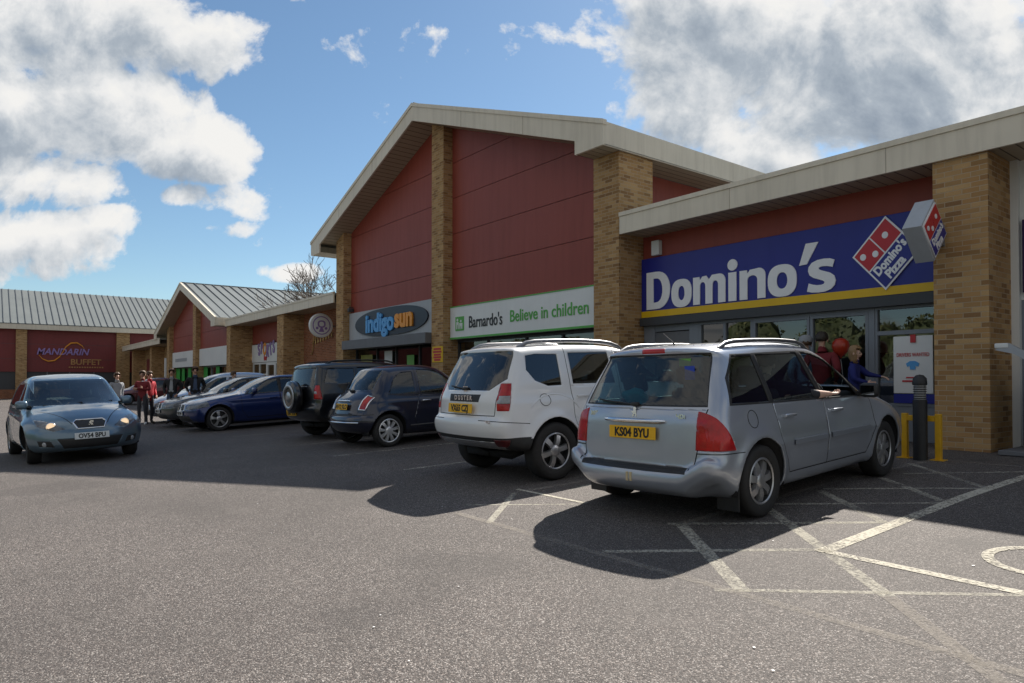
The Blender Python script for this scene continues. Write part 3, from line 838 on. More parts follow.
def city_extra(root, cs, S, made):
    for o, sd, opt in made.get('tail_light', []):
        s = 1 if o.data.vertices[0].co.y > 0 else -1
        pts = [(.485,.69),(.63,.68),(.66,.90),(.53,.94),(.485,.69)]; P3 = []
        for a, b in zip(pts, pts[1:]):
            for k in range(6):
                y, z = a[0]+(b[0]-a[0])*k/6, a[1]+(b[1]-a[1])*k/6
                P3.append((cs.rear_x(s*y, z)-.004, s*y, z))
        P3.append(P3[0]); bm = bmesh.new()
        tube(bm, P3, .014, 6, cap=False); from_bm('lamp_surround', bm, MAT['chrome'], o, smooth=60)
    bm = bmesh.new(); pts = [(cs.rear_x(y, .46)-.006, y, .46) for y in np.linspace(-.58, .58, 13)]; tube(bm, pts, .018, 8); from_bm('bumper_trim', bm, MAT['chrome'], root, smooth=60)
    bm = bmesh.new(); pts = [(cs.rear_x(y, .845)-.014, y, .845) for y in np.linspace(-.22, .22, 7)]; tube(bm, pts, .018, 8); from_bm('tailgate_handle', bm, MAT['chrome'], root, smooth=60)
    bm = bmesh.new(); tube(bm, [(cs.rear_x(0, 1.02)-.03, 0, 1.03), (cs.rear_x(.2, 1.1)-.02, .32, 1.06)], .009, 6); box(bm, cs.rear_x(0, 1.02)-.05, cs.rear_x(0, 1.02)+.01, -.06, .06, 1.0, 1.045, bev=.015); from_bm('wiper', bm, MAT['black_plastic'], root, smooth=50)
    for sd in (1, -1):
        bm = bmesh.new(); tube(bm, [(x, sd*(cs.side_y(x, .36)+.004), .36) for x in np.linspace(1.05, 2.4, 8)], .012, 6); from_bm('sill_trim', bm, MAT['grey_plastic'], root, smooth=60)

# ------------------------------------------------------------------ black SUV with its spare wheel on the back
SUVB = dict(name='suv', L=4.15, W=1.60, H=1.65, R=.335, rimR=.215, axles=(.78, 3.42), spokes=5, tw=.22, archR=.40,
  prof=[(.40,.34),(.14,.38),(.03,.46),(.0,.58),(.0,.70),(.045,.74),(.055,.85),(.065,1.05),(.13,1.30),(.20,1.53),(.18,1.55),(.24,1.59),(.6,1.615),(1.3,1.625),(1.9,1.605),(2.3,1.54),(2.7,1.39),(3.05,1.17),(3.18,1.13),(3.6,1.07),(3.95,.97),(4.08,.84),(4.14,.68),(4.14,.5),(4.05,.36),(3.3,.32),(2.0,.30)],
  belt=(1.13,1.07), tum=.28, low=.14, bowR=.10, bowF=.30, crown=.05, k=.10, flare=.05, taperF=.07, taperR=.04,
  mirror=(2.76,1.19), seats=(1.8,.95), dash=2.55, dashz=1.08, rails=(.45,2.2,.50,.05), rail_mat='black_plastic',
  cuts=[
   ('side','under',[[(.2,.2),(3.9,.2),(3.9,.42),(.2,.42)]],{'nrm':-.5}),
   ('side','door',[[(1.2,.45),(1.93,.45),(1.95,1.10),(1.08,1.11),(1.1,.66)]],{'handle':(1.25,1.0)}),
   ('side','door',[[(1.94,.45),(2.88,.45),(3.0,.66),(3.0,1.07),(1.96,1.10)]],{'handle':(2.15,.98)}),
   ('side','gap',gaps([(1.08,1.12),(1.1,.66),(1.2,.45),(2.88,.45),(3.0,.66),(3.0,1.08)],[(1.935,.45),(1.955,1.6)],w=.009)),
   ('side','side_window',[[(.30,1.18),(1.0,1.14),(1.02,1.46),(.42,1.47)]],{'shrink':.01,'mat':'dark_glass'}),
   ('side','side_window',[[(1.08,1.135),(1.89,1.12),(1.88,1.48),(1.10,1.47)]],{'shrink':.01,'mat':'dark_glass'}),
   ('side','side_window',[[(1.98,1.12),(2.95,1.09),(2.75,1.27),(2.38,1.42),(2.2,1.47),(1.98,1.48)]],{'shrink':.01}),
   ('rear','rear_window',[(-.58,1.12),(.58,1.12),(.52,1.485),(-.52,1.485)],{'lim':(-.1,.5),'nrm':.1,'shrink':.004}),
   ('side','tail_light',[[(-.1,.86),(.22,.84),(.20,1.13),(-.1,1.13)]],{'ymin':.60,'mat':'lamp_red'}),
   ('side','reverse_lamp',[[(-.1,.96),(.14,.96),(.14,1.01),(-.1,1.01)]],{'ymin':.61,'mat':'lamp_clear'}),
   ('front','windscreen',[(-.62,1.17),(.62,1.17),(.55,1.49),(-.55,1.49)],{'lim':(2.1,3.4),'mat':'screen_glass'}),
   ('side','headlight',[[(3.85,.78),(4.3,.74),(4.3,.95),(3.85,.98)]],{'ymin':.48,'mat':'lamp_head'}),
  ],
  plates=[dict(text='LB07 XTE', z0=.50, y0=.22, wd=.44)])
def suvb_extra(root, cs, S, made):
    x = cs.rear_x(.1, .95)
    bm = bmesh.new()
    M = Matrix.Translation((x-.13, -.02, .90)) @ Matrix.Rotation(rad(-90), 4, 'Z')
    lathe(bm, [(.001,.105),(.20,.10),(.27,.095),(.335,.06),(.345,0),(.335,-.06),(.28,-.10),(.001,-.11)], 36, 'y', M @ Matrix.Rotation(rad(180), 4, 'Z'))
    sp = from_bm('spare_wheel_cover', bm, MAT['paint_black'], root, smooth=50)
    bm = bmesh.new()
    lathe(bm, [(.20,-.001),(.215,.010),(.255,.012),(.268,-.001)], 36, 'y', Matrix.Translation((x-.235, -.02, .90)) @ Matrix.Rotation(rad(90), 4, 'Z'), close=True)
    lathe(bm, [(.001,.012),(.10,.010),(.115,-.001)], 30, 'y', Matrix.Translation((x-.235, -.02, .90)) @ Matrix.Rotation(rad(90), 4, 'Z'))
    from_bm('cover_ring', bm, MAT['alloy'], sp, smooth=50)
    bm = bmesh.new(); box(bm, x-.06, x+.05, .0, .28, .80, 1.06); from_bm('spare_bracket', bm, MAT['black_plastic'], root)

# ------------------------------------------------------------------ saloons parked nose out
def saloon(**kw):
    d = dict(name='saloon_car', L=4.52, W=1.80, H=1.42, R=.32, rimR=.225, axles=(1.02, 3.78), spokes=5, rim_style='twin', tw=.22,
  prof=[(.35,.22),(.10,.28),(.01,.42),(-.005,.55),(.02,.64),(.04,.80),(.06,.98),(.10,1.03),(.35,1.06),(.62,1.08),(.95,1.25),(1.30,1.385),(1.6,1.415),(2.0,1.42),(2.3,1.385),(2.6,1.27),(3.05,1.03),(3.2,.985),(3.6,.94),(4.0,.88),(4.32,.80),(4.48,.72),(4.53,.55),(4.52,.36),(4.42,.24),(3.6,.19),(2.2,.18)],
  belt=(.98,.91), tum=.46, low=.2, bowR=.14, bowF=.26, crown=.05, k=.085, flare=.03, taperF=.09, taperR=.06, creases=[(.5,.83,3.9,.78,.014,.04)],
  mirror=(2.86,1.0), seats=(2.1,1.25), dash=2.6, dashz=.93,
  cuts=[
   ('side','door',[[(1.42,.30),(2.12,.30),(2.14,.93),(1.15,.955),(1.30,.6)]],{'handle':(1.55,.82)}),
   ('side','door',[[(2.13,.30),(3.05,.30),(3.2,.5),(3.2,.90),(2.15,.93)]],{'handle':(2.35,.80)}),
   ('side','gap',gaps([(1.15,.95),(1.30,.6),(1.42,.30),(3.05,.30),(3.2,.5),(3.2,.92)],[(2.125,.30),(2.145,.94)],[(3.25,.93),(4.05,.80)],w=.010)),
   ('side','trim',[[(1.05,.975),(2.2,.94),(2.15,1.35),(1.65,1.345),(1.35,1.24)],[(2.1,.945),(3.12,.915),(2.75,1.15),(2.4,1.31),(2.15,1.35)]]),
   ('side','side_window',[[(1.16,.985),(2.10,.955),(2.08,1.325),(1.68,1.32),(1.42,1.225)]],{'shrink':.006}),
   ('side','side_window',[[(2.17,.955),(3.04,.93),(2.74,1.13),(2.4,1.285),(2.18,1.325)]],{'shrink':.006}),
   ('rear','rear_window',[(-.58,1.10),(.58,1.10),(.50,1.36),(-.50,1.36)],{'lim':(.4,1.5),'nrm':.05}),
   ('side','tail_light',[[(-.1,.72),(.25,.74),(.25,.92),(-.1,.94)]],{'ymin':.46,'mat':'lamp_red'}),
   ('front','windscreen',[(-.66,1.02),(.66,1.02),(.53,1.375),(-.53,1.375)],{'lim':(2.2,3.4),'mat':'screen_glass'}),
   ('side','headlight',[[(4.02,.66),(4.6,.56),(4.6,.70),(4.3,.76),(4.05,.80)]],{'ymin':.40,'mat':'lamp_head'}),
   ('front','grille',[(-.30,.56),(-.03,.56),(-.03,.72),(-.26,.72)],{'lim':(4.1,4.7),'mat':'black_plastic','nrm':.0}),
   ('front','grille',[(.30,.56),(.03,.56),(.03,.72),(.26,.72)],{'lim':(4.1,4.7),'mat':'black_plastic','nrm':.0}),
   ('front','air_intake',[(-.62,.28),(.62,.28),(.55,.42),(-.55,.42)],{'lim':(4.1,4.7),'mat':'black_plastic','nrm':.0}),
  ])
    d.update(kw); return d
def saloon_extra(root, cs, S, made):
    for s in (1, -1):
        bm = bmesh.new()
        pts = [(-.30,.56),(-.03,.56),(-.03,.72),(-.26,.72),(-.30,.56)]
        tube(bm, [(cs.front_x(s*y, z)+.004, s*y, z) for y, z in pts], .012, 6, cap=False)
        from_bm('grille_surround', bm, MAT['chrome'], root, smooth=60)

# ------------------------------------------------------------------ blue-grey family hatchback coming towards us
HATCH = dict(name='moving_car', L=4.30, W=1.80, H=1.60, R=.315, rimR=.21, axles=(.80, 3.38), spokes=5, rim_style='twin', tw=.21, steer=rad(-4),
  prof=[(.32,.22),(.10,.28),(.01,.42),(.0,.56),(.05,.70),(.10,.92),(.20,1.06),(.36,1.32),(.48,1.49),(.60,1.54),(1.1,1.59),(1.6,1.595),(2.0,1.565),(2.35,1.475),(2.8,1.235),(3.2,1.02),(3.35,.98),(3.7,.91),(4.0,.80),(4.18,.68),(4.27,.56),(4.31,.43),(4.29,.30),(4.16,.20),(3.4,.18),(2.0,.18)],
  belt=(1.0,.90), tum=.38, low=.2, bowR=.16, bowF=.50, crown=.08, k=.14, flare=.025, taperF=.16, taperR=.06, creases=[(.6,.86,3.6,.70,.016,.05)],
  mirror=(2.82,1.02), seats=(1.85,1.0), dash=2.6, dashz=.96,
  cuts=[
   ('side','door',[[(1.22,.30),(1.95,.30),(1.92,.955),(1.0,.975),(1.10,.6)]],{'handle':(1.4,.84)}),
   ('side','door',[[(1.96,.30),(2.85,.30),(3.0,.5),(3.0,.92),(1.93,.955)]],{'handle':(2.2,.83)}),
   ('side','gap',gaps([(1.0,.97),(1.10,.6),(1.22,.30),(2.85,.30),(3.0,.5),(3.0,.93)],[(1.955,.30),(1.925,.96)],w=.010)),
   ('side','side_window',[[(.55,1.02),(1.88,.975),(1.80,1.42),(.85,1.42),(.66,1.30)]],{'shrink':.006}),
   ('side','side_window',[[(1.96,.975),(3.0,.935),(2.62,1.19),(2.2,1.40),(1.9,1.425)]],{'shrink':.006}),
   ('rear','rear_window',[(-.58,1.06),(.58,1.06),(.52,1.42),(-.52,1.42)],{'lim':(-.1,.8),'nrm':.05}),
   ('side','tail_light',[[(-.1,.72),(.3,.74),(.3,.95),(-.1,.96)]],{'ymin':.46,'mat':'lamp_red'}),
   ('front','windscreen',[(-.68,1.0),(.68,1.0),(.58,1.465),(-.58,1.465)],{'lim':(2.15,3.5),'mat':'screen_glass','nrm':.05}),
   ('front','grille',[(-.20,.60),(.20,.60),(.25,.70),(.20,.745),(-.20,.745),(-.25,.70)],{'lim':(3.9,4.6),'mat':'black_plastic','nrm':-.2}),
   ('front','air_intake',[(-.40,.27),(.40,.27),(.50,.44),(-.50,.44)],{'lim':(3.9,4.6),'mat':'black_plastic','nrm':-.2}),
   ('front','fog_recess',[(.53,.30),(.73,.32),(.76,.42),(.58,.40)],{'lim':(3.6,4.6),'mat':'black_plastic','nrm':-.2}),
   ('front','fog_recess',[(-.53,.30),(-.73,.32),(-.76,.42),(-.58,.40)],{'lim':(3.6,4.6),'mat':'black_plastic','nrm':-.2}),
   ('front','headlight',[(.37,.60),(.54,.575),(.74,.66),(.77,.77),(.68,.76),(.50,.70)],{'lim':(3.3,4.6),'mat':'lamp_head','nrm':-.2}),
   ('front','headlight',[(-.37,.60),(-.54,.575),(-.74,.66),(-.77,.77),(-.68,.76),(-.50,.70)],{'lim':(3.3,4.6),'mat':'lamp_head','nrm':-.2}),
   ('top','gap',strip([(3.30,.66),(4.14,.27)],.012)+strip([(3.30,-.66),(4.14,-.27)],.012),{'lim':(.6,1.1)}),
  ],
  plates=[dict(text='OV54 BPU', rear=False, z0=.42, matname='plate_white')])
def hatch_extra(root, cs, S, made):
    for o, sd, opt in made.get('headlight', []):
        c = sum((v.co for v in o.data.vertices), Vector())/len(o.data.vertices); s = 1 if c.y > 0 else -1
        y, z = s*.56, .65; x = cs.front_x(y, z)
        bm = bmesh.new(); lathe(bm, [(.001, .010), (.05, .004), (.062, -.01)], 20, 'y', Matrix.Translation((x+.004, y, z)) @ Matrix.Rotation(rad(-90+s*18), 4, 'Z'))
        from_bm('lit_bulb', bm, MAT['bulb_lit'], o, smooth=60)
        bm = bmesh.new(); lathe(bm, [(.062, -.01), (.072, .008), (.08, -.012)], 20, 'y', Matrix.Translation((x+.003, y, z)) @ Matrix.Rotation(rad(-90+s*18), 4, 'Z')); from_bm('lamp_ring', bm, MAT['chrome'], o, smooth=60)
    bm = bmesh.new(); pts = [(-.20,.60),(.20,.60),(.25,.70),(.20,.745),(-.20,.745),(-.25,.70),(-.20,.60)]
    P = []
    for a, b in zip(pts, pts[1:]):
        for k in range(4): P.append((a[0]+(b[0]-a[0])*k/4, a[1]+(b[1]-a[1])*k/4))
    P.append(P[0]); tube(bm, [(cs.front_x(y, z)+.004, y, z) for y, z in P], .013, 6, cap=False); from_bm('grille_surround', bm, MAT['chrome'], root, smooth=60)
    z = .67
    t = text_bm('S', size=.13, bold=.008, shear=.2, depth=.012); put(t, Matrix.Translation((cs.front_x(0, z)+.012, 0, z)) @ F_NOSE); from_bm('emblem', t, MAT['chrome'], root, recalc=False)
    p = [o for o in root.children if o.name.startswith('number_plate')][0]
    bm = bmesh.new(); x = cs.front_x(-.25, .505); x2 = cs.front_x(0, .505); box(bm, x2+.0215, x2+.0235, -.26, -.215, .422, .528); from_bm('plate_band', bm, MAT['plate_blue'], p)
    for s in (1, -1):
        y, zz = s*.66, .36; x = cs.front_x(y, zz)
        bm = bmesh.new(); lathe(bm, [(.001, .012), (.03, .008), (.042, -.004)], 16, 'y', Matrix.Translation((x, y, zz)) @ Matrix.Rotation(rad(-90+s*15), 4, 'Z')); from_bm('fog_lamp', bm, MAT['lamp_clear'], root, smooth=60)
    for y0, y1 in ((-.55, .05), (.0, .58)):
        bm = bmesh.new(); tube(bm, [(cs.front_x(y0, 1.005)+.02, y0, 1.0), (cs.front_x(y1, 1.03)+.012, y1, 1.035)], .008, 6); from_bm('wiper', bm, MAT['black_plastic'], root, smooth=60)
# ------------------------------------------------------------------ setting materials
def brick_mat(name, c1, c2, c3, mortar=(.30, .26, .21)):
    m, nt, out = nmat(name)
    uv = nt.nodes.new('ShaderNodeUVMap'); uv.uv_map = 'uv'
    b = nt.nodes.new('ShaderNodeTexBrick'); nt.links.new(uv.outputs[0], b.inputs['Vector'])
    setin(b, Scale=1.0, Mortar_Size=.006, Mortar_Smooth=.25, Bias=0.0, Brick_Width=.225, Row_Height=.075)
    b.inputs['Color1'].default_value = (0, 0, 0, 1); b.inputs['Color2'].default_value = (1, 1, 1, 1); b.inputs['Mortar'].default_value = (.5, .5, .5, 1)
    # per-brick tone, plus large stains and fine grain
    tone = ramp(nt, b.outputs['Color'], [(0, c3), (.18, c1), (.42, c2), (.58, tuple(x*.8 for x in c1)), (.78, c2), (.9, tuple(x*.6 for x in c1)), (1, c3)])
    vec = uv.outputs[0]
    fine = noise_n(nt, vec, 45, 5, .7); big = noise_n(nt, vec, .7, 5, .6)
    c = mixc(nt, math_n(nt, 'MULTIPLY', fine, .8), tone, tuple(x*.55 for x in c2))
    c = mixc(nt, ramp(nt, big, [(.35, .30), (.7, 0.)]), c, tuple(x*.45 for x in c1))
    c = mixc(nt, b.outputs['Fac'], c, mortar)
    p = pbsdf(nt, out, Base_Color=c, Roughness=.9, Specular_IOR_Level=.25)
    h = math_n(nt, 'SUBTRACT', math_n(nt, 'MULTIPLY', fine, .35), b.outputs['Fac'])
    bump(nt, p, h, .6, .006)
    return m
brick_mat('brick', (.50, .265, .10), (.68, .44, .21), (.19, .08, .035), (.44, .34, .23))
brick_mat('brick_red', (.36, .13, .06), (.45, .17, .08), (.24, .08, .04), (.36, .27, .2))
simple('joint_tan', (.34, .29, .23), .7)
def panel_mat(name, col, rough=.45, streak=.25, grime=(.12, .10, .08)):
    m, nt, out = nmat(name)
    pos = geopos(nt)
    mp = nt.nodes.new('ShaderNodeMapping'); mp.inputs['Scale'].default_value = (5, 5, .35); nt.links.new(pos, mp.inputs[0])
    s = noise_n(nt, mp.outputs[0], 1.4, 6, .6); n2 = noise_n(nt, pos, .8, 4); n3 = noise_n(nt, pos, 30, 4, .7)
    f = math_n(nt, 'MULTIPLY', ramp(nt, s, [(.45, 0.), (.75, 1.)]), streak)
    c = mixc(nt, n2, tuple(x*.88 for x in col), tuple(min(1, x*1.1) for x in col))
    c = mixc(nt, f, c, grime)
    c = mixc(nt, math_n(nt, 'MULTIPLY', ramp(nt, n3, [(.6, 0.), (.75, 1.)]), streak*.4), c, grime)
    r = math_n(nt, 'ADD', rough-.08, math_n(nt, 'MULTIPLY', s, .2))
    p = pbsdf(nt, out, Base_Color=c, Roughness=r, Specular_IOR_Level=.4)
    bump(nt, p, n2, .05, .05)
    return m
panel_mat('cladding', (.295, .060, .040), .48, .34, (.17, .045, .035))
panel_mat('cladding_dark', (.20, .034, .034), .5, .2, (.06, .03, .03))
panel_mat('fascia', (.74, .665, .54), .5, .24, (.30, .25, .19))
panel_mat('white_panel', (.78, .79, .78), .4, .12, (.4, .4, .38))
panel_mat('grey_panel', (.42, .44, .47), .45, .12)
panel_mat('frame_grey', (.22, .24, .275), .42, .15)
panel_mat('frame_dark', (.055, .058, .065), .45, .1)
panel_mat('hood_grey', (.16, .165, .18), .5, .15)
panel_mat('sign_blue', (.020, .026, .26), .35, .08, (.04, .04, .1))
panel_mat('sign_yellow', (.80, .50, .015), .4, .1, (.4, .25, .05))
panel_mat('sign_white', (.80, .81, .80), .4, .08, (.5, .5, .48))
panel_mat('purple', (.035, .012, .085), .4, .1)
simple('sign_red', (.55, .02, .03), .4, var=.08); simple('sign_letter', (.90, .90, .92), .35, var=.04)
simple('sign_green', (.10, .42, .07), .45, var=.06); simple('sign_black', (.02, .02, .022), .45)
simple('sign_orange', (.85, .33, .03), .4, var=.08); simple('sign_lightblue', (.10, .38, .78), .4, var=.06); simple('sign_navy', (.010, .013, .03), .35)
simple('bronze', (.46, .24, .10), .35, metal=.4, var=.1); simple('mauve', (.30, .20, .46), .4, var=.1)
simple('gold', (.55, .40, .16), .35, metal=.6); simple('green_panel', (.03, .36, .06), .45)
simple('paint_hoop', (.72, .40, .015), .45, var=.2, scale=10); simple('bollard_black', (.018, .018, .02), .5, var=.3, scale=9)
simple('bollard_lens', (.30, .30, .30), .3); simple('poster_white', (.80, .80, .79), .5, var=.03)
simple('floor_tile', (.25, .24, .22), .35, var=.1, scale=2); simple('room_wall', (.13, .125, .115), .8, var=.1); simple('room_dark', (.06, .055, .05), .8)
simple('counter', (.06, .07, .16), .5); simple('balloon', (.36, .03, .010), .3, var=.06)
glassmat('shop_glass', (.62, .66, .64), base=.055)
# soffit boards: ribs as bump and dark joints
m, nt, out = nmat('soffit')
pos = geopos(nt); sx = nt.nodes.new('ShaderNodeSeparateXYZ'); nt.links.new(pos, sx.inputs[0])
fr = math_n(nt, 'FRACT', math_n(nt, 'MULTIPLY', sx.outputs[0], 5.0))
ln = ramp(nt, fr, [(0, 0.), (.08, 0.), (.14, 1.), (1, 1.)])
n2 = noise_n(nt, pos, 1.2, 5)
c = mixc(nt, n2, (.40, .33, .23), (.52, .44, .32)); c = mixc(nt, ln, (.10, .08, .06), c)
p = pbsdf(nt, out, Base_Color=c, Roughness=.55); bump(nt, p, ln, .5, .01)
# profiled metal roof
m, nt, out = nmat('roof_metal')
pos = geopos(nt); n2 = noise_n(nt, pos, .5, 6, .65); n3 = noise_n(nt, pos, 12, 4)
mp = nt.nodes.new('ShaderNodeMapping'); mp.inputs['Scale'].default_value = (.4, 6, .4); nt.links.new(pos, mp.inputs[0])
st = noise_n(nt, mp.outputs[0], 1.5, 5)
c = mixc(nt, n2, (.15, .165, .16), (.235, .25, .24)); c = mixc(nt, math_n(nt, 'MULTIPLY', ramp(nt, st, [(.5, 0.), (.8, 1.)]), .4), c, (.16, .17, .16))
pbsdf(nt, out, Base_Color=c, Roughness=.5, Metallic=.15, Specular_IOR_Level=.4)
panel_mat('roof_rib', (.12, .13, .135), .5, .2)
# asphalt: binder, stones of every tone, stains
def asphalt_color(nt, pos):
    v = nt.nodes.new('ShaderNodeTexVoronoi'); v.inputs['Scale'].default_value = 118; nt.links.new(pos, v.inputs['Vector'])
    sep = nt.nodes.new('ShaderNodeSeparateColor'); nt.links.new(v.outputs['Color'], sep.inputs[0])
    stone = ramp(nt, sep.outputs[0], [(0, (.029, .0268, .0262)), (.42, (.060, .0548, .0525)), (.70, (.122, .1115, .105)), (.88, (.235, .217, .203)), (1, (.45, .42, .395))])
    v2 = nt.nodes.new('ShaderNodeTexVoronoi'); v2.inputs['Scale'].default_value = 190; nt.links.new(pos, v2.inputs['Vector'])
    sep2 = nt.nodes.new('ShaderNodeSeparateColor'); nt.links.new(v2.outputs['Color'], sep2.inputs[0])
    fine = ramp(nt, sep2.outputs[1], [(0, (.03, .026, .025)), (.7, (.11, .092, .084)), (.93, (.25, .212, .19)), (1, (.50, .45, .41))])
    gap = ramp(nt, v.outputs['Distance'], [(.0, 0.), (.45, .15), (.62, 1.)])
    c = mixc(nt, gap, stone, fine)
    big = noise_n(nt, pos, .35, 6, .6); mid = noise_n(nt, pos, 2.2, 5, .6)
    c = mixc(nt, ramp(nt, big, [(.32, .55), (.62, 0.)]), c, (.062, .056, .052))
    c = mixc(nt, ramp(nt, mid, [(.55, 0.), (.8, .45)]), c, (.145, .129, .118))
    return c, v, big, mid
m, nt, out = nmat('asphalt')
pos = geopos(nt)
c, v, big, mid = asphalt_color(nt, pos)
# oil drips inside the bays, a few tar patches
sx = nt.nodes.new('ShaderNodeSeparateXYZ'); nt.links.new(pos, sx.inputs[0])
bay = nt.nodes.new('ShaderNodeMapRange'); nt.links.new(sx.outputs[1], bay.inputs[0]); setin(bay, From_Min=3.6, From_Max=5.2)
oil = math_n(nt, 'MULTIPLY', ramp(nt, noise_n(nt, pos, 1.1, 6, .7), [(.55, 0.), (.72, .6)]), bay.outputs[0])
c = mixc(nt, oil, c, (.035, .032, .031))
tar = ramp(nt, noise_n(nt, pos, .22, 3, .4), [(.66, 0.), (.675, .35)])
c = mixc(nt, tar, c, (.05, .045, .043))
p = pbsdf(nt, out, Base_Color=c, Roughness=.82, Specular_IOR_Level=.35)
hh = math_n(nt, 'SUBTRACT', 1., v.outputs['Distance']); bump(nt, p, hh, .55, .006)
# worn road paint, see-through where it has worn off the stones
def wornpaint(name, col, keep, amax=.93, soft=.12):
    m, nt, out = nmat(name)
    pos = geopos(nt)
    v = nt.nodes.new('ShaderNodeTexVoronoi'); v.inputs['Scale'].default_value = 62; nt.links.new(pos, v.inputs['Vector'])
    sep = nt.nodes.new('ShaderNodeSeparateColor'); nt.links.new(v.outputs['Color'], sep.inputs[0])
    n = noise_n(nt, pos, 1.6, 6, .65); n2 = noise_n(nt, pos, 40, 3, .6)
    f = math_n(nt, 'ADD', math_n(nt, 'MULTIPLY', sep.outputs[1], .35), math_n(nt, 'ADD', math_n(nt, 'MULTIPLY', n, .9), math_n(nt, 'MULTIPLY', n2, .4)))
    a = ramp(nt, f, [(1.0-keep-soft, 0.), (1.0-keep+soft, amax)])
    d = nt.nodes.new('ShaderNodeBsdfDiffuse'); nt.links.new(mixc(nt, n2, tuple(x*.75 for x in col), col), d.inputs[0])
    t = nt.nodes.new('ShaderNodeBsdfTransparent'); mx = nt.nodes.new('ShaderNodeMixShader')
    nt.links.new(a, mx.inputs[0]); nt.links.new(t.outputs[0], mx.inputs[1]); nt.links.new(d.outputs[0], mx.inputs[2]); nt.links.new(mx.outputs[0], out.inputs[0])
wornpaint('road_paint', (.58, .55, .47), .18, .74, .22)
wornpaint('road_paint_faint', (.46, .42, .37), .14, .42, .30)
wornpaint('road_paint_bright', (.68, .64, .54), .28, .90, .18)
simple('leaf_poster', (.30, .30, .05), .5, var=.5, scale=5)
simple('bark', (.14, .115, .095), .9, var=.3, scale=12)
simple('leaf_green', (.065, .085, .028), .7, var=.4, scale=1.6)
simple('leaf_yellow', (.11, .115, .035), .7, var=.5, scale=1.2)
# ------------------------------------------------------------------ ground
bm = bmesh.new()
xs = [-400, -160, -90] + list(range(-84, 25, 4)) + [60, 200]
ys = [-300, -25, -12, -4, 0, 2, 4, 6, 7.5, 9, 11.375, 12.5, 40, 300]
vv = [[bm.verts.new((x, y, G(y, x))) for x in xs] for y in ys]
for j in range(len(ys)-1):
    for i in range(len(xs)-1): bm.faces.new([vv[j][i], vv[j][i+1], vv[j+1][i+1], vv[j+1][i]])
gr = from_bm('car_park_ground', bm, MAT['asphalt'], uv=False); tag(gr, 'speckled grey asphalt car park rising gently towards the shops', 'ground', kind='structure')

# ------------------------------------------------------------------ painted lines
def line_bm(bm, pts, w, dz=.004):
    for (a, b), (c, d) in zip(pts, pts[1:]):
        l = math.hypot(c-a, d-b); n = max(1, int(l/.5)); ux, uy = (c-a)/l, (d-b)/l
        for i in range(n):
            q = []
            for t, s in ((i/n, -1), ((i+1)/n, -1), ((i+1)/n, 1), (i/n, 1)):
                x = a+(c-a)*t-uy*w/2*s; y = b+(d-b)*t+ux*w/2*s
                q.append((x, y, G(y, x)+dz))
            quad(bm, q[::-1])
def marking(name, lines, mat, label, dz=.0015, group=None):
    bm = bmesh.new()
    for pts, w in lines: line_bm(bm, pts, w*.84, dz)
    for f in bm.faces:
        f.normal_update()
        if f.normal.z < 0: f.normal_flip()
    o = from_bm(name, bm, MAT[mat], recalc=False, uv=False)
    tag(o, label, 'road marking', kind='structure')
marking('hatching', [([(-3.48,8.35),(-2.58,9.5)],.07), ([(-3.62,6.84),(-2.5,7.93)],.07), ([(-3.6,5.86),(-2.53,6.92)],.07), ([(-3.8,4.6),(-2.56,5.86)],.08), ([(-3.6,3.62),(-2.54,4.75)],.08),
   ([(-3.8,9.29),(-2.55,7.98)],.10), ([(-3.5,7.87),(-2.55,6.97)],.10), ([(-3.6,6.74),(-2.58,5.84)],.10), ([(-3.6,5.74),(-1.80,4.12)],.11), ([(-3.75,4.70),(-2.40,3.60)],.12), ([(-2.54,3.51),(-1.31,4.67)],.06), ([(-1.25,4.70),(.0,3.56)],.10), ([(-5.86,4.56),(-4.95,3.56)],.08), ([(-5.75,3.82),(-4.9,4.66)],.05)], 'road_paint', 'worn criss cross hatching beside the silver estate car')
marking('bay_line', [([(-2.5,10.0),(-2.5,4.70)],.13), ([(-2.56,4.73),(-1.3,4.70),(3,4.70)],.10), ([(-6.0,4.70),(-4.9,4.70)],.06)], 'road_paint_bright', 'bright cream line along the hatched strip right of the silver car', .0042)
marking('bay_line', [([(-3.72,9.9),(-3.72,4.7)],.10), ([(-5.85,4.7),(-5.6,9.8)],.10), ([(-3.7,9.88),(0,9.88)],.07), ([(-5.5,3.57),(-.2,3.56),(3,3.56)],.09), ([(-1.80,4.12),(-1.2,3.56),(-.5,2.9)],.10)], 'road_paint_faint', 'faint worn line edging the bays in front of the pizza shop', .0028)
for x in (-8.2, -10.6, -13.0, -16.5, -19.9, -23.3, -26.7, -30.1):
    marking('bay_line', [([(x-.12,4.55),(x+.25,9.5)],.10)], 'road_paint', 'worn white parking bay line running towards the shops')
# wheelchair symbol
def arc(cx, cy, r, a0, a1, n=22): return [(cx+r*math.cos(rad(a0+(a1-a0)*i/n)), cy+r*math.sin(rad(a0+(a1-a0)*i/n))) for i in range(n+1)]
marking('wheelchair_symbol', [(arc(-1.36, 5.47, .36, 70, 380), .085), ([(-1.28,6.25),(-1.28,5.62),(-.86,5.60),(-.70,5.15),(-.52,5.2)], .09), ([(-1.28,5.95),(-.92,5.93)], .08), (arc(-1.28, 6.42, .055, 0, 360, 12), .10)], 'road_paint_bright', 'painted wheelchair symbol in the bay at the right', .0055)
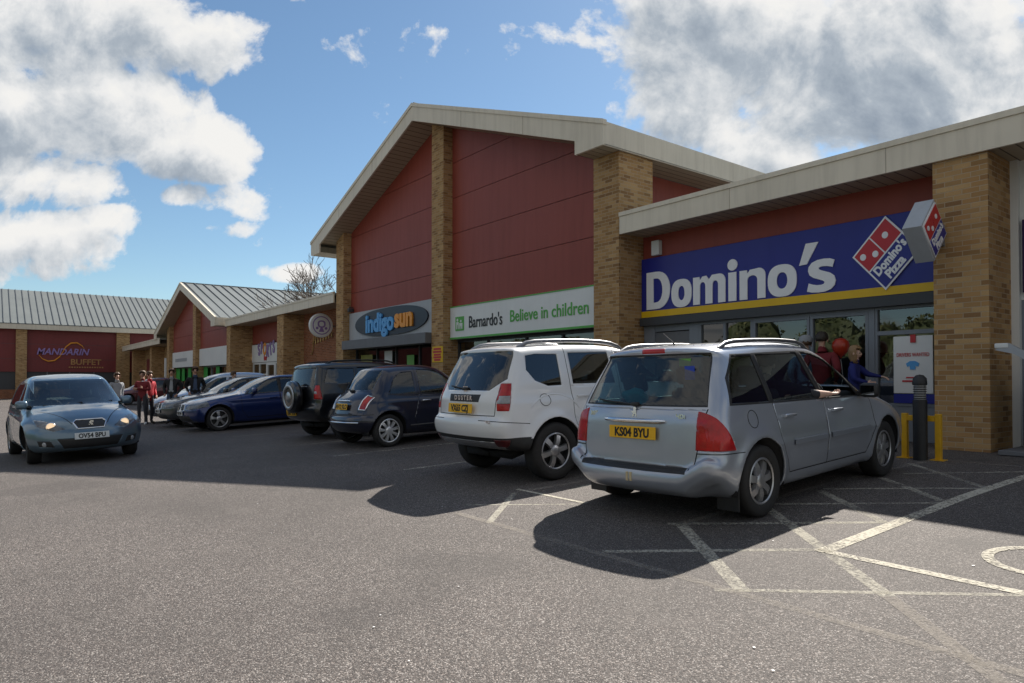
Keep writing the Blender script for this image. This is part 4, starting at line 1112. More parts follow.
# scattered scraps and chips on the tarmac
sb = bmesh.new(); rr = random.Random(3)
for i in range(34):
    x = rr.uniform(-9, -.5); y = rr.uniform(1.2, 5.2); s = rr.uniform(.003, .009)
    a = rr.uniform(0, 6.28); pts = [(x+s*rr.uniform(.6, 1.6)*math.cos(a+k*1.26), y+s*rr.uniform(.5, 1.1)*math.sin(a+k*1.26)) for k in range(5)]
    quad(sb, [(px, py, G(py, px)+.0065) for px, py in pts])
for f in sb.faces:
    f.normal_update()
    if f.normal.z < 0: f.normal_flip()
o = from_bm('litter_specks', sb, MAT['poster_white'], recalc=False, uv=False); tag(o, 'pale chips and scraps scattered on the tarmac', 'litter', kind='stuff')

# ------------------------------------------------------------------ building helpers
PF = 11.2            # front of the brick pillars
def pillar(parent, x0, x1, y1, ztop, y0=PF, mat='brick', top=None):
    """top: function of x for a sloping head"""
    bm = bmesh.new()
    zt = top or (lambda x: ztop)
    poly = [(x0, -.2), (x1, -.2), (x1, zt(x1))] + ([((x0+x1)/2, zt((x0+x1)/2))] if top else []) + [(x0, zt(x0))]
    prism(bm, poly, y0, y1, 'y'); return from_bm('brick_pillar', bm, MAT[mat], parent)
def glazing(parent, y, x0, x1, z0, z1, mull, transoms=(), mat='frame_grey', w=.06, glass=True, name='shop_window'):
    """one framed run of shop glass: the frame mesh with its panes as a sub-part"""
    bm = bmesh.new()
    box(bm, x0, x1, y-.05, y+.05, z0, z0+w); box(bm, x0, x1, y-.05, y+.05, z1-w, z1)
    X = [x0]+list(mull)+[x1]
    for i, x in enumerate(X):
        a = x if i == 0 else x-w if i == len(X)-1 else x-w/2
        box(bm, a, a+w, y-.047, y+.047, z0+w, z1-w)
    for (xa, xb, z) in transoms: box(bm, xa+w/2, xb-w/2, y-.044, y+.044, z-.035, z+.035)
    f = from_bm(name, bm, MAT[mat], parent)
    if glass:
        bm = bmesh.new()
        for i in range(len(X)-1):
            a, b = X[i]+w/2, X[i+1]-w/2
            quad(bm, [(a, y, z0+w*.7), (b, y, z0+w*.7), (b, y, z1-w*.7), (a, y, z1-w*.7)])
        from_bm('glass_pane', bm, MAT['shop_glass'], f, recalc=False, uv=False)
    return f
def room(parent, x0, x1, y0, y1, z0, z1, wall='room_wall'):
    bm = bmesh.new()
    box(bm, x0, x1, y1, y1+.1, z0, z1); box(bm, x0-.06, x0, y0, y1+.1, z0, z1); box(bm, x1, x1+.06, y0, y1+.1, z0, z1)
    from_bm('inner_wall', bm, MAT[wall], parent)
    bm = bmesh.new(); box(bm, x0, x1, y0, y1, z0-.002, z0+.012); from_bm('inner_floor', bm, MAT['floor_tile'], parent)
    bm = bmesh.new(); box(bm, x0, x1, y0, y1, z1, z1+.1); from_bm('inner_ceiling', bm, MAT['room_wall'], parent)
def canopy(parent, x0, x1, y0, y1, zb, zt, roofback=None):
    bm = bmesh.new()
    box(bm, x0, x1, y0, y0+.05, zb, zt-.09)
    box(bm, x0, x1, y0-.025, y0+.055, zt-.088, zt)
    n = int((x1-x0)/3.0)
    from_bm('fascia_board', bm, MAT['fascia'], parent)
    bm = bmesh.new()
    for i in range(1, n+1): box(bm, x0+(x1-x0)*i/(n+1)-.004, x0+(x1-x0)*i/(n+1)+.004, y0-.004, y0, zb, zt-.09)
    if n: from_bm('fascia_joint', bm, MAT['joint_tan'], parent)
    bm = bmesh.new(); quad(bm, [(x0, y0+.05, zb+.03), (x1, y0+.05, zb+.03), (x1, y1, zb+.03), (x0, y1, zb+.03)]); from_bm('soffit', bm, MAT['soffit'], parent, recalc=False)
    bm = bmesh.new(); box(bm, x0, x1, y0+.06, (roofback or y1), zt-.14, zt-.04); from_bm('roof', bm, MAT['roof_metal'], parent)
def clad_panels(parent, y, bands, xlim, mat='cladding', gap=.016, name='red_cladding', t=.05):
    """horizontal panels; xlim(z) gives the span at a height (for the gable)"""
    bm = bmesh.new()
    for z0, z1 in bands:
        n = 6
        lo = [(xlim(z0+(z1-z0)*i/n)[0], z0+(z1-z0)*i/n) for i in range(n+1)]; hi = [(xlim(z0+(z1-z0)*i/n)[1], z0+(z1-z0)*i/n) for i in range(n+1)]
        lo = [(a, z0+gap/2 if i == 0 else z1-gap/2 if i == n else z) for i, (a, z) in enumerate(lo)]
        hi = [(a, z0+gap/2 if i == 0 else z1-gap/2 if i == n else z) for i, (a, z) in enumerate(hi)]
        if hi[0][0]-lo[0][0] < .05: continue
        if hi[-1][0]-lo[-1][0] < .02: hi = hi[:-1]
        prism(bm, [lo[0]]+hi+lo[:0:-1], y, y+t, 'y')
    o = from_bm(name, bm, MAT[mat], parent)
    return o
def gable(name, label, ax, azt, half, slope, zbox, pillars, wy, bands, fy=10.6, depth=16, thick=.55, over=.9, ribs=.4, wallx=None, backz=3.4, ribh=.05):
    """gabled shop block: ax/azt apex, half-width to the eaves ends, zbox underside of the boxed eaves"""
    root = empty(name, (ax, PF, G(PF))); tag(root, label, 'building')
    zt = lambda x: azt-slope*abs(x-ax)
    zu = lambda x: zt(x)-thick
    xl, xr = ax-half, ax+half
    def child(nm, bm, mat, **k):
        o = from_bm(nm, bm, MAT[mat], root, **k)
        o.matrix_parent_inverse = root.matrix_basis.inverted(); return o
    P = lambda o: setattr(o, 'matrix_parent_inverse', root.matrix_basis.inverted())
    for sgn in (-1, 1):
        xe = ax+sgn*half; xi = ax+sgn*(half-over)
        bm = bmesh.new()
        prism(bm, [(ax, zt(ax)), (xe, zt(xe)), (xe, zbox), (xi, zbox), (xi, zu(xi)), (ax, zu(ax))], fy, fy+.06, 'y')
        child('rake_board', bm, 'fascia')
        bm = bmesh.new()
        d = .10
        prism(bm, [(ax, zt(ax)+.012), (xe+sgn*.02, zt(xe)+.012), (xe+sgn*.02, zt(xe)-d), (ax, zt(ax)-d)], fy-.028, fy+.10, 'y'); child('verge_trim', bm, 'fascia')
        for k in (1, 2):
            bm = bmesh.new(); xj = ax+sgn*half*k/3.0; box(bm, xj-.005, xj+.005, fy-.004, fy, zu(xj)+.005, zt(xj)-d)
            child('board_joint', bm, 'joint_tan')
        bm = bmesh.new(); quad(bm, [(xi, fy+.05, zu(xi)+.03), (ax, fy+.05, zu(ax)+.03), (ax, wy+.1, zu(ax)+.03), (xi, wy+.1, zu(xi)+.03)]); child('soffit', bm, 'soffit', recalc=False)
        bm = bmesh.new(); box(bm, xe, xi, fy+.05, fy+depth, zbox+.015, zbox+.03); child('eaves_soffit', bm, 'soffit')
        bm = bmesh.new(); box(bm, xe, xe-sgn*.05, fy+.065, fy+depth, zbox, zt(xe)-.02); child('eaves_board', bm, 'fascia')
        bm = bmesh.new()
        a, b = (ax, zt(ax)-.02), (xe, zt(xe)-.02)
        b = (xe-sgn*.06, zt(xe-sgn*.06)-.03)
        prism(bm, [a, b, (b[0], b[1]-.12), (a[0], a[1]-.12)], fy+.07, fy+depth, 'y')
        r = child('roof', bm, 'roof_metal')
        bm = bmesh.new(); y = fy+.30
        while y < fy+depth:
            prism(bm, [(ax+sgn*.05, zt(ax)+ribh-.02), (xe-sgn*.1, zt(xe)+ribh-.02), (xe-sgn*.1, zt(xe)-.03), (ax+sgn*.05, zt(ax)-.03)], y, y+.05, 'y'); y += ribs
        if ribs < 9: o = from_bm('roof_seam', bm, MAT['roof_rib'], r); o['kind'] = 'stuff'
        bm = bmesh.new(); box(bm, xi, xi-sgn*.05, wy+.9, fy+depth, backz, zbox+.01); child('side_wall', bm, 'cladding')
    bm = bmesh.new(); tube(bm, [(ax, fy+.05, zt(ax)+.0), (ax, fy+depth, zt(ax)+.0)], .05, 6); child('ridge_cap', bm, 'roof_rib')
    xa, xb = wallx or (xl+over, xr-over)
    def lim(z):
        r = (azt-thick+.04-z)/slope
        return max(xa, ax-r), min(xb, ax+r)
    o = clad_panels(root, wy, bands, lim); P(o)
    bm = bmesh.new(); z0 = bands[0][0]; prism(bm, [(xa, z0), (xb, z0), (xb, zu(xb)+.02), (ax, zu(ax)+.02), (xa, zu(xa)+.02)], wy+.052, wy+.14, 'y'); child('backing_wall', bm, 'frame_dark')
    for (x0, x1, yb) in pillars:
        o = pillar(root, x0, x1, yb, 0, top=lambda x: min(zu(x), 99)+.02 if abs(x-ax) < half-over else zbox+.012); P(o)
    return root, P

# ------------------------------------------------------------------ the tall gabled block
bandsA = [(3.62, 4.87), (4.87, 5.98), (5.98, 7.10), (7.10, 8.21), (8.21, 9.70)]
gA, PA = gable('gabled_shop_building', 'tall gabled shop building with dark red cladding between three brick pillars', -18.92, 10.18, 8.42, .365, 6.56,
   [(-26.15, -25.45, 12.0), (-18.70, -18.00, 12.0), (-11.40, -10.60, 12.34)], 11.53, bandsA, wallx=(-26.0, -10.9), backz=4.8, ribs=99)
for x0, x1, mull, zt_ in ((-25.45, -18.70, (-23.6, -22.1, -20.4), 2.72), (-18.0, -11.4, (-16.4, -14.6, -13.1), 2.66)):
    o = glazing(gA, 11.78, x0, x1, .42, zt_, mull, mat='frame_dark'); PA(o)
bm = bmesh.new(); box(bm, -25.45, -18.7, 11.70, 11.9, 2.72, 3.62); box(bm, -18.0, -11.4, 11.70, 11.9, 2.66, 3.62); o = from_bm('lintel_panel', bm, MAT['frame_dark'], gA); PA(o)
def roomP(P, parent, *a, **k):
    n0 = set(parent.children); room(parent, *a, **k)
    for o in set(parent.children)-n0: P(o)
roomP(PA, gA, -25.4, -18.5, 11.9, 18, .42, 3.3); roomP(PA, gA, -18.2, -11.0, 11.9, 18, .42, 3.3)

# ------------------------------------------------------------------ the pizza shop block
def block(name, label, x, cat='building'):
    r = empty(name, (x, PF, G(PF))); tag(r, label, cat)
    def P(o): o.matrix_parent_inverse = r.matrix_basis.inverted(); return o
    return r, P
class Group:
    """collects the children made inside a with-block and keeps their world position"""
    def __init__(self, root): self.r = root
    def __enter__(self): self.before = set(self.r.children); return self.r
    def __exit__(self, *a):
        for o in set(self.r.children)-self.before: o.matrix_parent_inverse = self.r.matrix_basis.inverted()
gD, PD = block('shop_building', 'low shop building with a long cream canopy over a blue pizza shopfront', -7.4)
with Group(gD):
    canopy(gD, -10.52, 6.5, 11.13, 12.4, 4.67, 5.15, 20)
    pillar(gD, -4.21, -3.50, 12.12, 4.69)
    clad_panels(gD, 11.99, [(4.17, 4.72)], lambda z: (-10.58, -4.0))
    bm = bmesh.new(); box(bm, -10.58, -4.2, 12.05, 12.25, 2.68, 4.72); from_bm('lintel_panel', bm, MAT['frame_dark'], gD)
    bm = bmesh.new(); box(bm, -10.58, -4.2, 11.86, 12.06, 2.66, 2.835); from_bm('shutter_box', bm, MAT['frame_dark'], gD)
    Y = 12.05
    # leftmost solid panel, window, double doors, window with transom
    bm = bmesh.new(); box(bm, -10.58, -10.27, Y-.04, Y+.04, .42, 2.66); box(bm, -9.3, -9.06, Y-.05, Y+.05, .42, 2.66); box(bm, -10.27, -9.3, Y-.02, Y+.02, 2.52, 2.66); from_bm('grey_frame_panel', bm, MAT['frame_grey'], gD)
    bm = bmesh.new(); box(bm, -10.27, -9.3, Y, Y+.05, .42, 2.50, bev=.006); fd = from_bm('side_door', bm, MAT['hood_grey'], gD)
    bm = bmesh.new(); tube(bm, [(-9.42, Y-.05, 1.2), (-9.42, Y-.05, 1.6)], .015, 8); from_bm('door_handle', bm, MAT['chrome'], fd)
    glazing(gD, Y, -9.06, -7.76, .42, 2.66, (-8.42,), name='shop_window')
    for xa, xb, hx in ((-7.76, -6.585, -6.72), (-6.58, -5.53, -6.44)):
        d = glazing(gD, Y-.012, xa+.005, xb-.005, .43, 2.60, (), w=.05, name='shop_door')
        bm = bmesh.new(); tube(bm, [(hx, Y-.12, 1.15), (hx, Y-.12, 1.75)], .016, 8); box(bm, hx-.01, hx+.01, Y-.12, Y-.05, 1.18, 1.2); box(bm, hx-.01, hx+.01, Y-.12, Y-.05, 1.70, 1.72); from_bm('door_handle', bm, MAT['chrome'], d)
    bm = bmesh.new(); box(bm, -7.76, -5.53, Y-.06, Y+.05, 2.602, 2.66); box(bm, -5.53, -5.43, Y-.06, Y+.05, .42, 2.66); from_bm('door_frame', bm, MAT['frame_grey'], gD)
    glazing(gD, Y, -5.43, -4.20, 1.0, 2.66, (), [(-5.43, -4.20, 2.22)], w=.045, name='shop_window')
    bm = bmesh.new(); box(bm, -5.43, -4.20, Y-.03, Y+.04, .42, 1.0); from_bm('stall_riser', bm, MAT['frame_grey'], gD)
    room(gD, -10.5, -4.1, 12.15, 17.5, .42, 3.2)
    bm = bmesh.new(); box(bm, -9.6, -5.2, 15.2, 15.9, .43, 1.5, bev=.02); from_bm('counter', bm, MAT['counter'], gD)
    bm = bmesh.new(); box(bm, -9.4, -5.4, 17.36, 17.45, 2.1, 2.9); from_bm('menu_board', bm, MAT['sign_white'], gD)
    # neighbouring shop beyond the pillar
    bm = bmesh.new(); box(bm, -3.5, 6, 12.2, 12.3, 2.62, 4.7); box(bm, -3.5, -3.40, 12.10, 12.2, .42, 4.7); from_bm('white_surround', bm, MAT['white_panel'], gD)
    glazing(gD, 12.25, -3.40, 6, .42, 2.62, (-1.2, 1.0, 3.4), name='shop_window')
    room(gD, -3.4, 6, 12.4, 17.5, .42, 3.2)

# ------------------------------------------------------------------ the low block between the two gables
gL, PL = block('shop_building', 'low brick shop building between the tall and the small gable, grey script on its wall', -33.5)
with Group(gL):
    canopy(gL, -42.0, -26.2, 11.1, 12.6, 4.56, 5.0, 16)
    pillar(gL, -33.2, -32.3, 12.2, 4.58)
    bm = bmesh.new(); box(bm, -32.3, -26.1, 12.2, 12.4, -.2, 4.6); from_bm('brick_wall', bm, MAT['brick_red'], gL)
    clad_panels(gL, 12.45, [(3.50, 4.60)], lambda z: (-41.15, -32.4))
    bm = bmesh.new(); box(bm, -41.15, -32.4, 12.6, 12.7, 2.3, 4.6); from_bm('lintel_panel', bm, MAT['frame_dark'], gL)
    glazing(gL, 12.5, -41.1, -38.6, .42, 2.42, (-39.9,), [(-41.1, -38.6, 1.75)], mat='white_panel', w=.09, name='shop_window')
    d = glazing(gL, 12.49, -38.58, -37.2, .42, 2.42, (), mat='white_panel', w=.16, name='shop_door')
    glazing(gL, 12.5, -37.18, -33.2, .42, 2.42, (-35.2,), mat='white_panel', w=.09, name='shop_window')
    room(gL, -41, -33, 12.7, 17, .42, 3.2)
    bm = bmesh.new(); box(bm, -31.2, -26.2, 12.14, 12.196, .42, 1.9); from_bm('dark_window', bm, MAT['frame_dark'], gL)

# ------------------------------------------------------------------ the smaller gable further off
gB, PB = gable('gabled_shop_building', 'smaller distant gabled shop building with ribbed metal roof and white shop fascia', -51.35, 8.18, 9.1, .335, 4.62,
   [(-58.6, -57.75, 12.2), (-50.2, -49.4, 12.0), (-41.95, -41.19, 12.54)], 11.5, [(3.5, 4.6), (4.6, 5.7), (5.7, 6.8), (6.8, 7.75)], wallx=(-58.4, -41.3), depth=26, ribs=.60, thick=.5, backz=.4)
with Group(gB):
    glazing(gB, 11.78, -57.75, -50.2, .42, 2.36, (-55.8, -53.9, -52.0), mat='frame_dark', w=.1); glazing(gB, 11.78, -49.4, -41.95, .42, 2.36, (-47.5, -45.6, -43.8), mat='frame_grey', w=.1)
    for x0, x1 in ((-57.7, -56.4), (-55.8, -54.9), (-53.8, -52.9), (-49.3, -48.3), (-46.2, -45.4), (-43.7, -42.1)):
        bm = bmesh.new(); box(bm, x0, x1, 11.69, 11.72, 1.35, 2.30); from_bm('window_graphic', bm, MAT['green_panel'], gB)
    bm = bmesh.new(); box(bm, -57.75, -41.95, 11.72, 11.9, 2.36, 3.55); from_bm('lintel_panel', bm, MAT['frame_dark'], gB)
    room(gB, -58, -41.5, 11.9, 17, .42, 3.2)

# ------------------------------------------------------------------ far low wing
gW, PW = block('shop_building', 'low brick wing with a cream canopy in the far corner of the car park', -68)
with Group(gW):
    canopy(gW, -77.0, -58.9, 10.7, 12.6, 4.26, 4.72, 16)
    for x in (-74.6, -65.6): pillar(gW, x, x+.8, 12.2, 4.28)
    bm = bmesh.new(); box(bm, -78, -58.6, 12.2, 12.4, -.2, 4.3); from_bm('brick_wall', bm, MAT['brick'], gW)
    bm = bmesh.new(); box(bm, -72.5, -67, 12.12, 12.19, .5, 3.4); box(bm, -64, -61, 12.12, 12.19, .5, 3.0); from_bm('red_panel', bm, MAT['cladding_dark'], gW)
    bm = bmesh.new(); box(bm, -60.6, -60.2, 11.4, 12.1, 1.6, 3.2, bev=.02); from_bm('white_sign_panel', bm, MAT['sign_white'], gW)

# ------------------------------------------------------------------ restaurant across the end
gM = empty('restaurant_building', (-78, 3, G(3))); tag(gM, 'long restaurant building across the far end with dark red walls and metal roof', 'building')
with Group(gM):
    XM = -78
    def xz(bm, poly, y0, y1): prism(bm, poly, y0, y1, 'y')
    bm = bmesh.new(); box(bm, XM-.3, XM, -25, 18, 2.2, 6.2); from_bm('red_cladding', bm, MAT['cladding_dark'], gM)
    bm = bmesh.new()
    for z in (3.4, 4.8): box(bm, XM, XM+.006, -25, 18, z-.012, z+.012)
    from_bm('cladding_joint', bm, MAT['frame_dark'], gM)
    for y in (-12.6, -5.0, 2.2, 10.3):
        bm = bmesh.new(); box(bm, XM-.2, XM+.35, y, y+(.84 if y < 10 else 1.15), -.6, 6.2); from_bm('brick_pillar', bm, MAT['brick'], gM)
    bm = bmesh.new(); box(bm, XM-.2, XM-.12, -25, 18, -.8, 2.2); from_bm('dark_shopfront', bm, MAT['frame_dark'], gM)
    bm = bmesh.new()
    for y in (-3.5, -1.6, .3, 4.6, 6.4, 8.4): box(bm, XM-.12, XM-.06, y, y+.07, -.6, 2.2)
    from_bm('window_mullion', bm, MAT['frame_grey'], gM)
    bm = bmesh.new(); box(bm, XM-.1, XM+.02, -25, 18, -.8, .55); from_bm('brick_plinth', bm, MAT['brick_red'], gM)
    bm = bmesh.new(); box(bm, XM+.62, XM+.7, -25, 18, 6.12, 6.62); from_bm('fascia_board', bm, MAT['fascia'], gM)
    bm = bmesh.new(); quad(bm, [(XM-.1, -25, 6.16), (XM+.64, -25, 6.16), (XM+.64, 18, 6.16), (XM-.1, 18, 6.16)]); from_bm('soffit', bm, MAT['soffit'], gM, recalc=False)
    e, r = (XM+.72, 6.66), (-87, 10.75)
    bm = bmesh.new(); prism(bm, [e, r, (-96, 6.66), (-96, 6.5), (r[0], r[1]-.2), (e[0], e[1]-.08)], -25, 18, 'y'); rf = from_bm('roof', bm, MAT['roof_metal'], gM)
    bm = bmesh.new(); y = -24.6
    while y < 18:
        prism(bm, [(e[0], e[1]+.06), (r[0], r[1]+.06), (r[0], r[1]-.02), (e[0], e[1]-.02)], y, y+.05, 'y'); y += .55
    o = from_bm('roof_seam', bm, MAT['roof_rib'], rf); o['kind'] = 'stuff'
    bm = bmesh.new(); box(bm, -95, XM-.5, 17.7, 17.9, -.5, 6.5); from_bm('end_wall', bm, MAT['brick'], gM)

# ------------------------------------------------------------------ signs
def board(name, x0, x1, z0, z1, y, mat, label, t=.10, root=None):
    bm = bmesh.new(); box(bm, x0, x1, y, y+t, z0, z1, bev=.008)
    o = from_bm(name, bm, MAT[mat], root)
    if label: tag(o, label, 'sign')
    return o
# posters and a lit-coloured display behind the tanning studio glass
for x0, x1, z0, z1, m_, lab in ((-24.9, -23.9, 1.5, 2.4, 'leaf_poster', 'yellow green poster in the tanning studio window under the grey hood'), (-22.9, -22.3, 1.6, 2.5, 'poster_white', 'narrow white poster in the middle of the tanning studio window'), (-21.2, -20.7, 1.7, 2.3, 'sticker_green', 'small green poster in the right half of the tanning studio window')):
    bm = bmesh.new(); box(bm, x0, x1, 11.70, 11.715, z0, z1); o = from_bm('window_poster', bm, MAT[m_]); tag(o, lab, 'poster')
# pizza shop sign: blue board, yellow line, hand-cut letters
sD = board('shop_sign', -10.575, -4.22, 2.84, 4.19, 11.92, 'sign_blue', 'long blue shop sign with large white pizza shop lettering and yellow line', .06)
bm = bmesh.new(); box(bm, -10.57, -4.225, 11.905, 11.918, 2.848, 2.99); from_bm('yellow_stripe', bm, MAT['sign_yellow'], sD)
def ell(cx, cy, rx, ry, n=36, a0=0, a1=360): return [(cx+rx*math.cos(rad(a0+(a1-a0)*i/n)), cy+ry*math.sin(rad(a0+(a1-a0)*i/n))) for i in range(n if a1-a0 == 360 else n+1)]
B, XH, CH = 3.02, 3.60, 3.86          # base line, x-height, capital height
L_ = []
def sup(cx, cy, rx, ry, n=40, e=2.5): return [(cx+rx*math.copysign(abs(math.cos(t))**(2/e), math.cos(t)), cy+ry*math.copysign(abs(math.sin(t))**(2/e), math.sin(t))) for t in [2*math.pi*i/n for i in range(n)]]
def gl_o(x0, x1): c = (x0+x1)/2; return [sup(c, (B+XH)/2, (x1-x0)/2, (XH-B)/2+.015), sup(c, (B+XH)/2, (x1-x0)/2-.185, (XH-B)/2-.135, e=2.2)]
def gl_D(x0, x1):
    m_ = (B+CH)/2; h = (CH-B)/2; w = x1-x0
    o = [(x0, B), (x0+w*.40, B)]+[(x0+w*.40+w*.60*math.sin(t)**.8, m_-h*math.cos(t)) for t in [math.pi*i/16 for i in range(1, 16)]]+[(x0+w*.40, CH), (x0, CH)]
    i = [(x0+.20, B+.15), (x0+w*.40, B+.15)]+[(x0+w*.40+(w*.60-.21)*math.sin(t)**.8, m_-(h-.15)*math.cos(t)) for t in [math.pi*k/12 for k in range(1, 12)]]+[(x0+w*.40, CH-.15), (x0+.20, CH-.15)]
    return [o, i]
def gl_n(x0, x1, k=1, st=.175):
    """one or two arches"""
    w = (x1-x0-st)/k; out = [(x0, B), (x0+st, B)]
    top = XH
    for j in range(k):
        xa, xb = x0+st+j*w, x0+(j+1)*w
        c = (xa+xb)/2; r = (xb-xa)/2
        out += [(xa, top-.20)]+[(c-r*math.cos(t), top-.20+.085*math.sin(t)) for t in [math.pi*i/8 for i in range(1, 8)]]+[(xb, top-.20), (xb, B), (xb+st, B)]
    xe = x0+k*w+st
    out += [(xe, top-.14)]+[(xe-.14+.14*math.cos(t), top-.14+.155*math.sin(t)) for t in [rad(15*i) for i in range(1, 7)]]
    for j in range(k-1, -1, -1):
        xm = x0+j*w
        if j > 0: out += [(xm+st*.95, top+.01), (xm+st*.5, top-.075), (xm+.02, top+.01)]
        else: out += [(x0+st+.06, top), (x0+st, top-.07), (x0+st-.01, top)]
    out += [(x0, top)]
    return [out]
def gl_s(x0, x1):
    p = [(.93,.93),(.78,.985),(.58,1.0),(.36,.985),(.17,.92),(.06,.80),(.04,.68),(.09,.55),(.22,.46),(.42,.39),(.55,.345),(.60,.30),(.585,.25),(.50,.225),(.36,.225),(.20,.255),(.06,.305),(.0,.06),(.16,.02),(.40,.0),(.62,.01),(.82,.07),(.94,.18),(.97,.32),(.92,.46),(.78,.56),(.58,.63),(.45,.675),(.40,.715),(.43,.76),(.52,.775),(.66,.77),(.80,.74),(.87,.715)]
    return [[(x0+a*(x1-x0), B-.01+b*(XH-B+.02)) for a, b in p]]
glyphs = [gl_D(-10.41, -9.74), gl_o(-9.70, -9.16), gl_n(-9.12, -8.32, 2), [[(-8.25, B), (-8.065, B), (-8.065, XH), (-8.25, XH)]], [ell(-8.155, XH+.15, .115, .115)], gl_n(-7.99, -7.42, 1), gl_o(-7.37, -6.78),
          [[(-6.73, XH-.06), (-6.58, XH-.05), (-6.36, XH+.33), (-6.60, XH+.33)]], gl_s(-6.58, -6.03)]
bms = []
for g_ in glyphs:
    b_ = outline_bm(g_, .02) if isinstance(g_, list) else g_; put(b_, Matrix.Translation((0, 11.908, 0)) @ FACE_FRONT); bms.append(b_)
from_bm('lettering', merge_bm(bms), MAT['sign_letter'], sD, recalc=False)
def domino_logo(parent, M, hw, hh, textdepth=.006):
    """diamond with two red squares, three white spots and a blue half; drawn in (e1, e2), half side 1"""
    S2 = Matrix(((hw/2, -hw/2, 0, 0), (hh/2, hh/2, 0, 0), (0, 0, 1, 0), (0, 0, 0, 1)))
    def add(nm, bm, mat):
        put(bm, M @ S2); return from_bm(nm, bm, MAT[mat], parent, recalc=False)
    def rect(a0, a1, b0, b1): return [(a0, b0), (a1, b0), (a1, b1), (a0, b1)]
    add('logo_border', outline_bm([rect(-1, 1, -1, 1)], .03), 'sign_letter')
    bm = merge_bm([outline_bm([rect(-.93, -.03, .04, .93)], .044), outline_bm([rect(.03, .93, .04, .93)], .044)]); add('logo_red', bm, 'sign_red')
    add('logo_blue', outline_bm([rect(-.93, .93, -.93, -.03)], .044), 'sign_blue')
    for a, b in ((-.70, .62), (-.28, .30), (.48, .49)): add('logo_spot', outline_bm([ell(a, b, .13, .13, 20)], .056), 'sign_letter')
    bm = merge_bm([put(text_bm(s, size=.50, bold=.022, sx=k, depth=.056), Matrix.Translation((dx, y, 0))) for s, y, k, dx in (("Domino's", -.27, .84, 0), ('Pizza', -.70, .92, -.12))]); add('logo_lettering', bm, 'sign_letter')
domino_logo(sD, Matrix.Translation((-5.19, 11.895, 3.55)) @ FACE_FRONT, .55, .62)
# projecting diamond sign on the pillar
bm = bmesh.new(); prism(bm, [(10.29, 3.575), (10.73, 3.13), (11.17, 3.575), (10.73, 4.02)], -4.27, -4.02, 'x'); sP = from_bm('projecting_sign', bm, MAT['grey_panel'])
tag(sP, 'diamond shaped projecting pizza sign on the brick pillar right of the doors', 'sign')
domino_logo(sP, Matrix.Translation((-4.018, 10.73, 3.575)) @ FACE_EAST, .40, .40)
bm = bmesh.new(); box(bm, -4.24, -4.05, 10.95, 11.2, 3.40, 3.72, bev=.01); from_bm('bracket', bm, MAT['hood_grey'], sP)
# sun studio
sI = board('shop_sign', -25.42, -18.74, 2.92, 4.06, 11.44, 'grey_panel', 'grey tanning studio sign with blue and orange letters on a dark oval', .08)
ov = [(-22.0+2.75*math.copysign(abs(math.cos(t))**.75, math.cos(t)), 3.53+.50*math.sin(t)) for t in [2*math.pi*i/48 for i in range(48)]]
b_ = outline_bm([ov], .06); put(b_, Matrix.Translation((0, 11.41, 0)) @ FACE_FRONT); from_bm('oval_plate', b_, MAT['sign_navy'], sI, recalc=False)
front_text('lettering_blue', 'indigo', -22.62, 11.35, 3.50, MAT['sign_lightblue'], sI, size=.92, bold=.035, sx=1.0, depth=.06)
front_text('lettering_orange', 'sun', -20.80, 11.35, 3.56, MAT['sign_orange'], sI, size=.92, bold=.035, sx=1.0, depth=.06)
bm = bmesh.new(); box(bm, -25.1, -18.72, 10.98, 11.46, 2.60, 2.94, bev=.01); hd = from_bm('shutter_hood', bm, MAT['hood_grey']); tag(hd, 'dark grey shutter box under the tanning studio sign', 'awning')
# charity shop
sB = board('shop_sign', -17.98, -11.42, 2.68, 3.70, 11.44, 'sign_white', 'white charity shop sign with black and green lettering', .08)
bm = bmesh.new(); box(bm, -17.98, -11.42, 11.425, 11.438, 2.685, 2.74); box(bm, -17.98, -11.42, 11.425, 11.438, 3.665, 3.695); from_bm('green_edge', bm, MAT['sign_green'], sB)
bm = bmesh.new(); box(bm, -17.66, -17.20, 11.425, 11.438, 2.93, 3.36); lg = from_bm('logo_square', bm, MAT['sign_green'], sB)
bms = [outline_bm([[(-17.60,2.98),(-17.56,2.98),(-17.55,3.12),(-17.52,3.12),(-17.51,2.98),(-17.47,2.98),(-17.47,3.2),(-17.6,3.2)]], .006), outline_bm([[(-17.42,2.98),(-17.37,2.98),(-17.36,3.08),(-17.33,3.08),(-17.32,2.98),(-17.27,2.98),(-17.26,3.16),(-17.43,3.16)]], .006), outline_bm([ell(-17.535, 3.26, .045, .045, 14)], .006), outline_bm([ell(-17.345, 3.22, .04, .04, 14)], .006)]
for b_ in bms: put(b_, Matrix.Translation((0, 11.420, 0)) @ FACE_FRONT)
from_bm('logo_figures', merge_bm(bms), MAT['sign_white'], lg, recalc=False)
front_text('lettering_black', "Barnardo's", -16.10, 11.43, 3.14, MAT['sign_black'], sB, size=.50, bold=.004, sx=.78, depth=.012)
front_text('lettering_green', 'Believe in children', -13.36, 11.43, 3.17, MAT['sign_green'], sB, size=.46, bold=.004, sx=.92, depth=.012)
